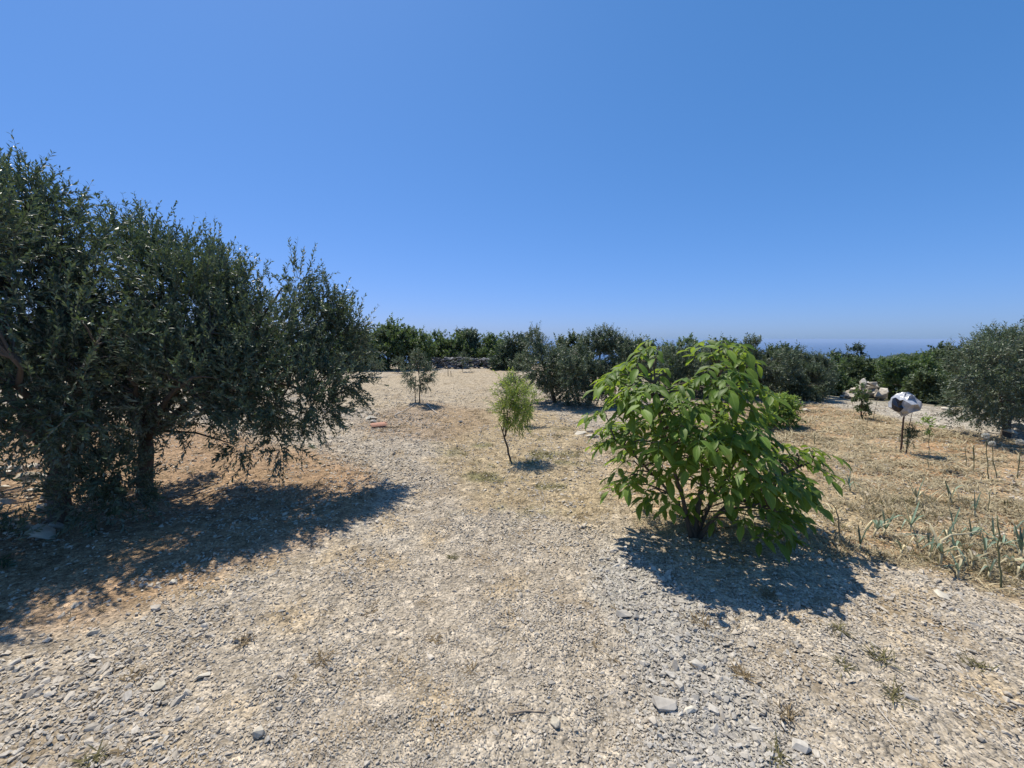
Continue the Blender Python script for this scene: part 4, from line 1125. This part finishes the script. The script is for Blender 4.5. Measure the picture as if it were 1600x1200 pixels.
# ------------------------------------------------------------------ bagged stake
sb = ground(1407, 708)
st = thing('wooden_stake', 'dark wooden stake carrying the plastic bag at the field edge', 'stake', sb)
tp = at(1414, 630, sb[1])
mb = MB(); mb.tube(curve(sb - [0, 0, .08], tp, (.0, 0, 0), 8, .003, 4), np.linspace(.0125, .010, 8), 7); mb.build('post', M['stake'], st, smooth=True, origin=sb)
bagc = at(1415, 630, sb[1] - .02)
def bagmat():
    m, nd, ln = newmat('white_plastic')
    out = N(nd, 'ShaderNodeOutputMaterial'); tc = N(nd, 'ShaderNodeTexCoord')
    ns = N(nd, 'ShaderNodeTexNoise'); ns.inputs['Scale'].default_value = 9; ns.inputs['Detail'].default_value = 3; ns.inputs['Distortion'].default_value = 1.2; ln.new(tc.outputs['Object'], ns.inputs['Vector'])
    c = mixc(nd, ln, ns.outputs[0], (.18, .19, .21), (.56, .57, .59))  # shade of the folds is painted in as dark grey noise
    p = N(nd, 'ShaderNodeBsdfPrincipled'); ln.new(c, p.inputs['Base Color']); p.inputs['Roughness'].default_value = .28; p.inputs['Specular IOR Level'].default_value = .6
    b_ = N(nd, 'ShaderNodeBump'); b_.inputs['Strength'].default_value = .6; b_.inputs['Distance'].default_value = .02; ln.new(ns.outputs[0], b_.inputs['Height']); ln.new(b_.outputs[0], p.inputs['Normal'])
    ln.new(p.outputs[0], out.inputs['Surface'])
    return m
bag = thing('plastic_bag', 'crumpled white plastic bag with a black side, tied over the top of the stake', 'plastic bag', bagc)
k_ = (sb[1]) / FPX * .92
def pp(px, py, dy): return np.array([(px - 1415) * k_, dy, -(py - 630) * k_])
# rings from the closed top down to the gathered neck: hand-shaped crumpled outline, back and front
rings = []
for py, xl, xr, dep_ in [(613, 1411, 1416, .03), (617, 1403, 1424, .08), (623, 1396, 1429, .12), (631, 1395, 1434, .14), (638, 1396, 1432, .13), (644, 1398, 1424, .10), (647, 1406, 1419, .05), (652, 1410, 1414, .02)]:
    rings.append((py, xl, xr, dep_))
V = []; ns_ = 16; rgb = np.random.default_rng(12)
for py, xl, xr, dep_ in rings:
    for q in range(ns_):
        a = q * 2 * math.pi / ns_
        kx = math.copysign(abs(math.cos(a)) ** .75, math.cos(a)); ky = math.copysign(abs(math.sin(a)) ** .75, math.sin(a))
        v = pp((xl + xr) / 2 + kx * (xr - xl) / 2, py + rgb.normal(0, 1.5), -ky * dep_)
        crease = (.7 if q % 3 == 0 else 1.08) + rgb.normal(0, .16)
        v[1] *= crease * (1 + rgb.normal(0, .16)); v[0] *= 1 + rgb.normal(0, .05); v[2] += rgb.normal(0, .008)
        V.append(v)
V = np.array(V); Qw, Qd = [], []
for a in range(len(rings) - 1):
    for q in range(ns_):
        f4 = [a * ns_ + q, a * ns_ + (q + 1) % ns_, (a + 1) * ns_ + (q + 1) % ns_, (a + 1) * ns_ + q]
        (Qd if 2 <= a <= 4 and 6 <= q <= 8 else Qw).append(f4[::-1])
n_ = len(rings)
mb = MB(); mb.add(V, Qw, [[q, (q + 1) % ns_, len(V)] for q in range(ns_)][:0] or None)
mb.add(np.vstack([V[:ns_], V[:ns_].mean(0) + [0, 0, .012]]), None, [[(q + 1) % ns_, q, ns_][::-1] for q in range(ns_)])
mb.build('white_panel', bagmat(), bag)
mb = MB(); mb.add(V + nrm(V) * .003, Qd); mb.build('black_panel', plainmat('black_plastic', (.012, .012, .018), .25, .6, .3, 20), bag)
# grafted sapling under the bag
b = ground(1416, 709)
t = thing('sapling', 'thin sapling with a dark leaf tuft at the foot of the bagged stake', 'sapling', b, SG)
mb = MB(); mb.tube(np.array([b - [0, 0, .05], at(1418, 690, b[1]), at(1420, 668, b[1]), at(1426, 642, b[1])]), [.009, .007, .005, .003], 6); mb.build('stem', M['stake'], t, origin=b)
mb = MB(); crown(mb, [(at(1421, 684, b[1]), .09), (at(1423, 676, b[1]), .06)], 45, 12, (.06, .12), (.05, .012), seed=91, lo=.1); mb.build('foliage', [M['scrub'], M['twig']], t, origin=b)
# second slim stake with climber
b = ground(1346, 654)
t = thing('climbing_plant', 'slim upright plant covered in small leaves, alone at the far field edge', 'plant', b)
mb = MB(); mb.tube(curve(b - [0, 0, .05], at(1346, 604, b[1]), (.01, 0, 0), 8, .006, 6), np.linspace(.016, .008, 8), 6); mb.build('stem', M['stake'], t, origin=b)
mb = MB(); crown(mb, [(at(1346, yy, b[1]), .10) for yy in (610, 620, 628, 636, 643)], 70, 10, (.06, .13), (.07, .035), seed=92, lo=.1); mb.build('foliage', [M['oak'], M['twig']], t, origin=b)

# ------------------------------------------------------------------ leeks, stalks, alliums
def blade(mb, p0, d, L, wid, sag, mat=0, tint=.5, n=6):
    d = nrm(np.asarray(d, float)); t = np.linspace(0, 1, n)
    kn = np.maximum(0, t - (.35 + .3 * ((L * 977) % 1)))          # bent over past this point
    P = p0 + d * (L * t)[:, None] + np.array([0, 0, -1.]) * (sag * L * (t ** 2.2 * .45 + kn * 1.1))[:, None]
    P[:, 2] = np.maximum(P[:, 2], float(T(p0[0], p0[1])) + .012)
    s_ = np.cross(d, [0, 0, 1.]); s_ = s_ / max(1e-4, np.linalg.norm(s_))
    w_ = wid * np.array([.75, 1, 1, .85, .55, .05])[:n]
    up_ = np.cross(s_, d)
    V = np.vstack([P + s_ * w_[:, None] + up_ * (w_ * .5)[:, None], P, P - s_ * w_[:, None] + up_ * (w_ * .5)[:, None]])
    Q = []
    for a in range(n - 1):
        Q.append([a, a + 1, n + a + 1, n + a]); Q.append([n + a, n + a + 1, 2 * n + a + 1, 2 * n + a])
    mb.add(V, Q, None, mat, tint)

def leek(label, px, py, hpx, nb, spread, seed, dry=.3, stem=True, wid=.009, lean=(0, 0), long=None):
    b = ground(px, py); rg = np.random.default_rng(seed)
    H = hpx / FPX * (b[1] * math.cos(PITCH) + (CAM_H) * math.sin(PITCH))
    t = thing('leek_plant', label, 'leek', b, 'leeks growing in the dry field')
    H *= 1.3; spread = spread * 1.25
    sh = H * .3
    top_ = b + np.array([lean[0] * sh, lean[1] * sh, sh])
    if stem:
        mb = MB(); mb.tube(np.array([b - [0, 0, .03], (b + top_) / 2, top_]), [.010, .0085, .007], 7, tint=.8); mb.build('stem', M['leekdry'], t, smooth=True, origin=b)
    for q in range(nb + 2):
        a = q * 2.4 + rg.random() * .8
        sp_ = spread * rg.uniform(.5, 1.2)
        d = np.array([math.cos(a) * sp_ + lean[0], math.sin(a) * sp_ * .7 + lean[1], 1.0])
        mb = MB(); isdry = rg.random() < dry
        blade(mb, top_ - [0, 0, sh * .3 * rg.random()], d, H * rg.uniform(.75, 1.2), wid * rg.uniform(.5, .95), rg.uniform(.4, 1.3) if isdry or sp_ > .7 else (rg.uniform(.5, 1.0) if rg.random() < .35 else rg.uniform(.0, .25)), 0, rg.random())
        mb.build('leaf', M['leekdry'] if isdry else M['leek'], t, smooth=True, origin=b)
    if long is not None:
        mb = MB(); P = np.array([top_] + [at(a, c, b[1] + dd) for a, c, dd in long])
        mb.tube(P, np.linspace(.010, .004, len(P)), 7, tint=.7); o = mb.build('leaf', M['leekdry'], t, smooth=True, origin=b); o['label'] = 'long bleached leaf arching to the right'
    return t
leek('big leek with a long bleached leaf arching to the right', 1469, 884, 55, 6, .8, 1, .4, True, .012, long=[(1470, 845, 0), (1486, 836, .05), (1510, 834, .1), (1528, 830, .15)])
leek('blue-green leek with pointed leaves fanned upright, second from the walnut', 1364, 839, 36, 5, .7, 2, .35, True, .011, (.35, 0))
leek('narrow blue-green leek standing right against its upright fanned neighbour', 1380, 838, 32, 4, .35, 3, .1, True, .010, (.15, 0))
leek('blue-green leek with three bleached lower leaves, alone in mid row', 1421, 832, 34, 6, .6, 4, .4, True, .011, (.1, 0))
leek('small bleached leek with a dark tip between two green leeks', 1451, 842, 24, 4, .4, 5, .8, True, .007)
leek('dull grey leek just behind the tip of the long arching leaf', 1488, 833, 26, 5, .4, 6, .3, True, .008)
leek('blue-green leek at the end of the long arching leaf', 1513, 846, 30, 6, .8, 7, .25, True, .011, (.3, 0))
leek('short dark green leek stub at the field edge below the row', 1343, 860, 26, 3, .25, 8, .0, True, .009)
leek('low leek with splayed whitish blue leaves beside the tall dark stalk', 1566, 860, 26, 9, 1.3, 9, .2, False, .011)
leek('leek stub standing upright at the right edge of the field', 1593, 872, 36, 4, .25, 10, .1, True, .011)
leek('sprawling half dry leek below the long arching leaf', 1519, 888, 32, 6, 1.0, 11, .5, True, .010)
leek('drooping leek between the tall dark stalk and the right edge', 1576, 888, 30, 6, 1.0, 12, .4, True, .010, (.3, 0))
leek('slim leek stub just left of the big leek', 1452, 874, 30, 3, .3, 13, .1, True, .008)
leek('small dark spiky leek nearest the walnut in the back row', 1329, 768, 24, 6, .7, 14, .2, True, .007, (-.3, 0))
leek('three-bladed upright leek in the middle of the back row', 1431, 789, 32, 5, .45, 15, .1, True, .008)
leek('wilted leek with a brown head hanging left, back row', 1487, 790, 32, 6, .6, 16, .5, True, .009, (-.25, 0))
leek('pale dry leek with spread leaves under the walnut leaf tips', 1300, 812, 30, 6, .9, 17, .7, False, .008)
leek('small green leek stub in the back row below the white flower heads', 1522, 808, 26, 3, .2, 18, .1, True, .007)

for q, (px, py, lab) in enumerate([
    (1408, 868, 'thin straggling leek in the golden grass midway between the dark stub and the big leek'),
    (1432, 858, 'thin leek in the golden grass just below the small bleached leek'),
    (1490, 868, 'thin leek directly under the long arching bleached leaf'),
    (1538, 872, 'thin leek in the grass just left of the tall dark stalk'),
    (1552, 846, 'thin leek behind the top half of the tall dark stalk'),
    (1585, 838, 'hindmost thin leek at the right-hand edge of the field'),
    (1496, 902, 'thin leek closest to the gravel, below the big leek'),
    (1545, 905, 'thin leek at the gravel edge beside the foot of the tall dark stalk'),
    (1590, 902, 'thin leek at the gravel edge in the right-hand corner of the field'),
    (1478, 850, 'thin leek rising just behind the big leek'),
    (1530, 838, 'thin leek behind the far end of the long arching leaf')]):
    leek(lab, px, py, 24 + 3 * (q % 4), 3, .55, 60 + q, .35, True, .008)

def stalk(label, px, py, tx, ty, r, mat, head=0, name='dry_stalk', cat='stalk', group=None, bent=None, leafy=False):
    b = ground(px, py); e = at(tx, ty, b[1])
    t = thing(name, label, cat, b, group)
    mb = MB(); P = curve(b - [0, 0, .04], e, (.01 * math.sin(px), .0, 0), 9, .004, int(px))
    mb.tube(P, np.linspace(r, r * .6, 9) * (1 + .12 * np.sin(np.arange(9) * 2.1)), 6)
    if bent: mb.tube(np.array([e, at(bent[0], bent[1], b[1]), at(bent[2], bent[3], b[1])]), [r * .6, r * .5, r * .35], 5)
    mb.build('stem', M[mat], t, smooth=True, origin=b)
    if head:
        mb = MB(); rg = np.random.default_rng(int(px)); nf = 150
        d = nrm(rg.normal(0, 1, (nf, 3))); c = e + d * head
        e1 = nrm(np.cross(d, [.3, .2, .9])); e2 = np.cross(d, e1); s_ = head * .28
        V = np.stack([e + d * head * .2, c + e1 * s_, c + d * s_ * .6, c + e2 * s_], 1).reshape(-1, 3)
        mb.add(V, np.arange(nf * 4).reshape(-1, 4)); mb.build('flower_head', M['allium'], t, origin=b)
    if leafy:
        mb = MB(); crown(mb, [(e, .07)], 14, 8, (.05, .1), (.06, .02), seed=int(px), lo=.1, droop=1.2); mb.build('foliage', [M['lime'], M['twig']], t, origin=b)
    return t
AG = 'white allium flowers in the field'
stalk('white round allium head on the tallest stalk, leftmost of the three', 1546, 750, 1540, 681, .006, 'stalk', .032, 'allium_flower', 'flower', AG)
stalk('white round allium head on the shorter stalk in the middle of the three', 1558, 746, 1550, 693, .006, 'stalk', .028, 'allium_flower', 'flower', AG)
stalk('white flattened allium head close to the right edge of the field', 1591, 748, 1594, 691, .006, 'stalk', .034, 'allium_flower', 'flower', AG)
SGp = 'bare upright stalks in the field'
stalk('bare stalk left of the allium heads, the shorter of a pair', 1510, 728, 1508, 697, .005, 'stalk', group=SGp)
stalk('bare forked stalk right beside the allium heads', 1522, 736, 1521, 696, .006, 'stalk', group=SGp, bent=(1523, 715, 1526, 712))
stalk('thin tall stalk with a few leaves on top, right of the bagged stake', 1449, 732, 1454, 664, .004, 'stalk', name='thin_sapling', cat='sapling', group=SG, leafy=True)
stalk('tall dark thin stalk standing over the leeks near the right edge', 1565, 918, 1558, 805, .006, 'stalk', group=SGp)
stalk('tall grey dry stalk with a nodding head near the walnut leaf tips', 1314, 842, 1306, 795, .007, 'drystalk', group=SGp, bent=(1301, 788, 1294, 785))
stalk('short dark stalk alone in the field behind the walnut leaf tips', 1273, 695, 1273, 676, .006, 'stalk', group=SGp)
stalk('thin bare stem in the back row right of the green leek stub', 1544, 801, 1549, 765, .004, 'stalk', group=SGp)
stalk('dry pale stalk leaning right of the slim leafy plant', 1364, 656, 1370, 628, .006, 'drystalk', group=SGp, bent=(1372, 624, 1374, 622))
stalk('dry stalk left of the slim leafy plant', 1336, 648, 1331, 622, .005, 'drystalk', group=SGp)
stalk('short brown stem below the slim leafy plant', 1355, 666, 1357, 650, .006, 'drystalk', group=SGp)
VG = 'pairs of thin stakes by the far wall'
stalk('left one of two thin stakes before the far stone wall', 700, 588, 700, 575, .02, 'drystalk', name='garden_stake', cat='stake', group=VG)
stalk('right, shorter one of two thin stakes before the far stone wall', 704.5, 588, 704.5, 579, .02, 'drystalk', name='garden_stake', cat='stake', group=VG)

# ------------------------------------------------------------------ single weeds
WG = 'dry weeds growing in the gravel'
for q, (lab, px, py, s, mt) in enumerate([
    ('reddish brown dry weed on the open gravel below the olive shadow', 503, 1033, .10, 'brownweed'),
    ('straw coloured weed at the edge of the big olive shadow', 205, 1062, .10, 'brownweed'),
    ('small brown weed beside a pinkish stone near the olive shadow', 385, 1002, .08, 'brownweed'),
    ('brown weed strip at the top of the coarse grey gravel', 1098, 975, .12, 'brownweed'),
    ('dark brown weed halfway along the coarse grey gravel', 1158, 1055, .10, 'brownweed'),
    ('grey-green weed at the tip of the walnut shadow', 1308, 985, .11, 'weed'),
    ('widest green weed on the right-hand gravel', 1378, 1030, .13, 'weed'),
    ('dark green weed left of the widest green weed', 1318, 1042, .09, 'weed'),
    ('low green weed nearest the camera on the right-hand gravel', 1402, 1092, .12, 'weed'),
    ('dark weed clump farthest right on the gravel', 1522, 1040, .09, 'weed'),
    ('green weed among the stones at the near end of the grey band', 1212, 1185, .09, 'weed'),
    ('brown weed right of the grey band near the camera', 1225, 1120, .09, 'brownweed'),
    ('small dark weed in the middle of the gravel track', 705, 872, .06, 'weed'),
    ('yellowish weed on the track in line with the almond tree', 735, 1050, .06, 'brownweed'),
    ('dry weed at the lower end of the walnut shadow gap', 1200, 930, .10, 'brownweed'),
    ('low weed beside the trunk of the walnut', 1062, 800, .09, 'weed'),
    ('low green weed in the shade by the near stone chips', 140, 1190, .08, 'weed'),
]):
    b = ground(px, py)
    ob = bpy.data.objects.new('weed', tuftmesh('weed', 1600 + q, M[mt], 46, s * .78, .5, .0022))
    COL.objects.link(ob); ob.location = Vector(b); tag(ob, lab, 'weed', WG)

# ------------------------------------------------------------------ sea haze in the air
hm, nd, ln = newmat('haze')
ho = N(nd, 'ShaderNodeOutputMaterial'); pv = N(nd, 'ShaderNodeVolumePrincipled')
pv.inputs['Color'].default_value = (.50, .69, .98, 1); pv.inputs['Density'].default_value = 1.1e-4; pv.inputs['Anisotropy'].default_value = .0
ln.new(pv.outputs[0], ho.inputs['Volume'])
mb = MB(); a_, z0, z1 = 41000., SEA - 12., 6.
mb.add(np.array([[x_, y_, z_] for z_ in (z0, z1) for x_, y_ in ((-a_, -a_), (a_, -a_), (a_, a_), (-a_, a_))]), [[3, 2, 1, 0], [4, 5, 6, 7], [0, 1, 5, 4], [1, 2, 6, 5], [2, 3, 7, 6], [3, 0, 4, 7]])
tag(mb.build('haze', hm), 'thin pale haze over the sea and the far slopes', kind='stuff')
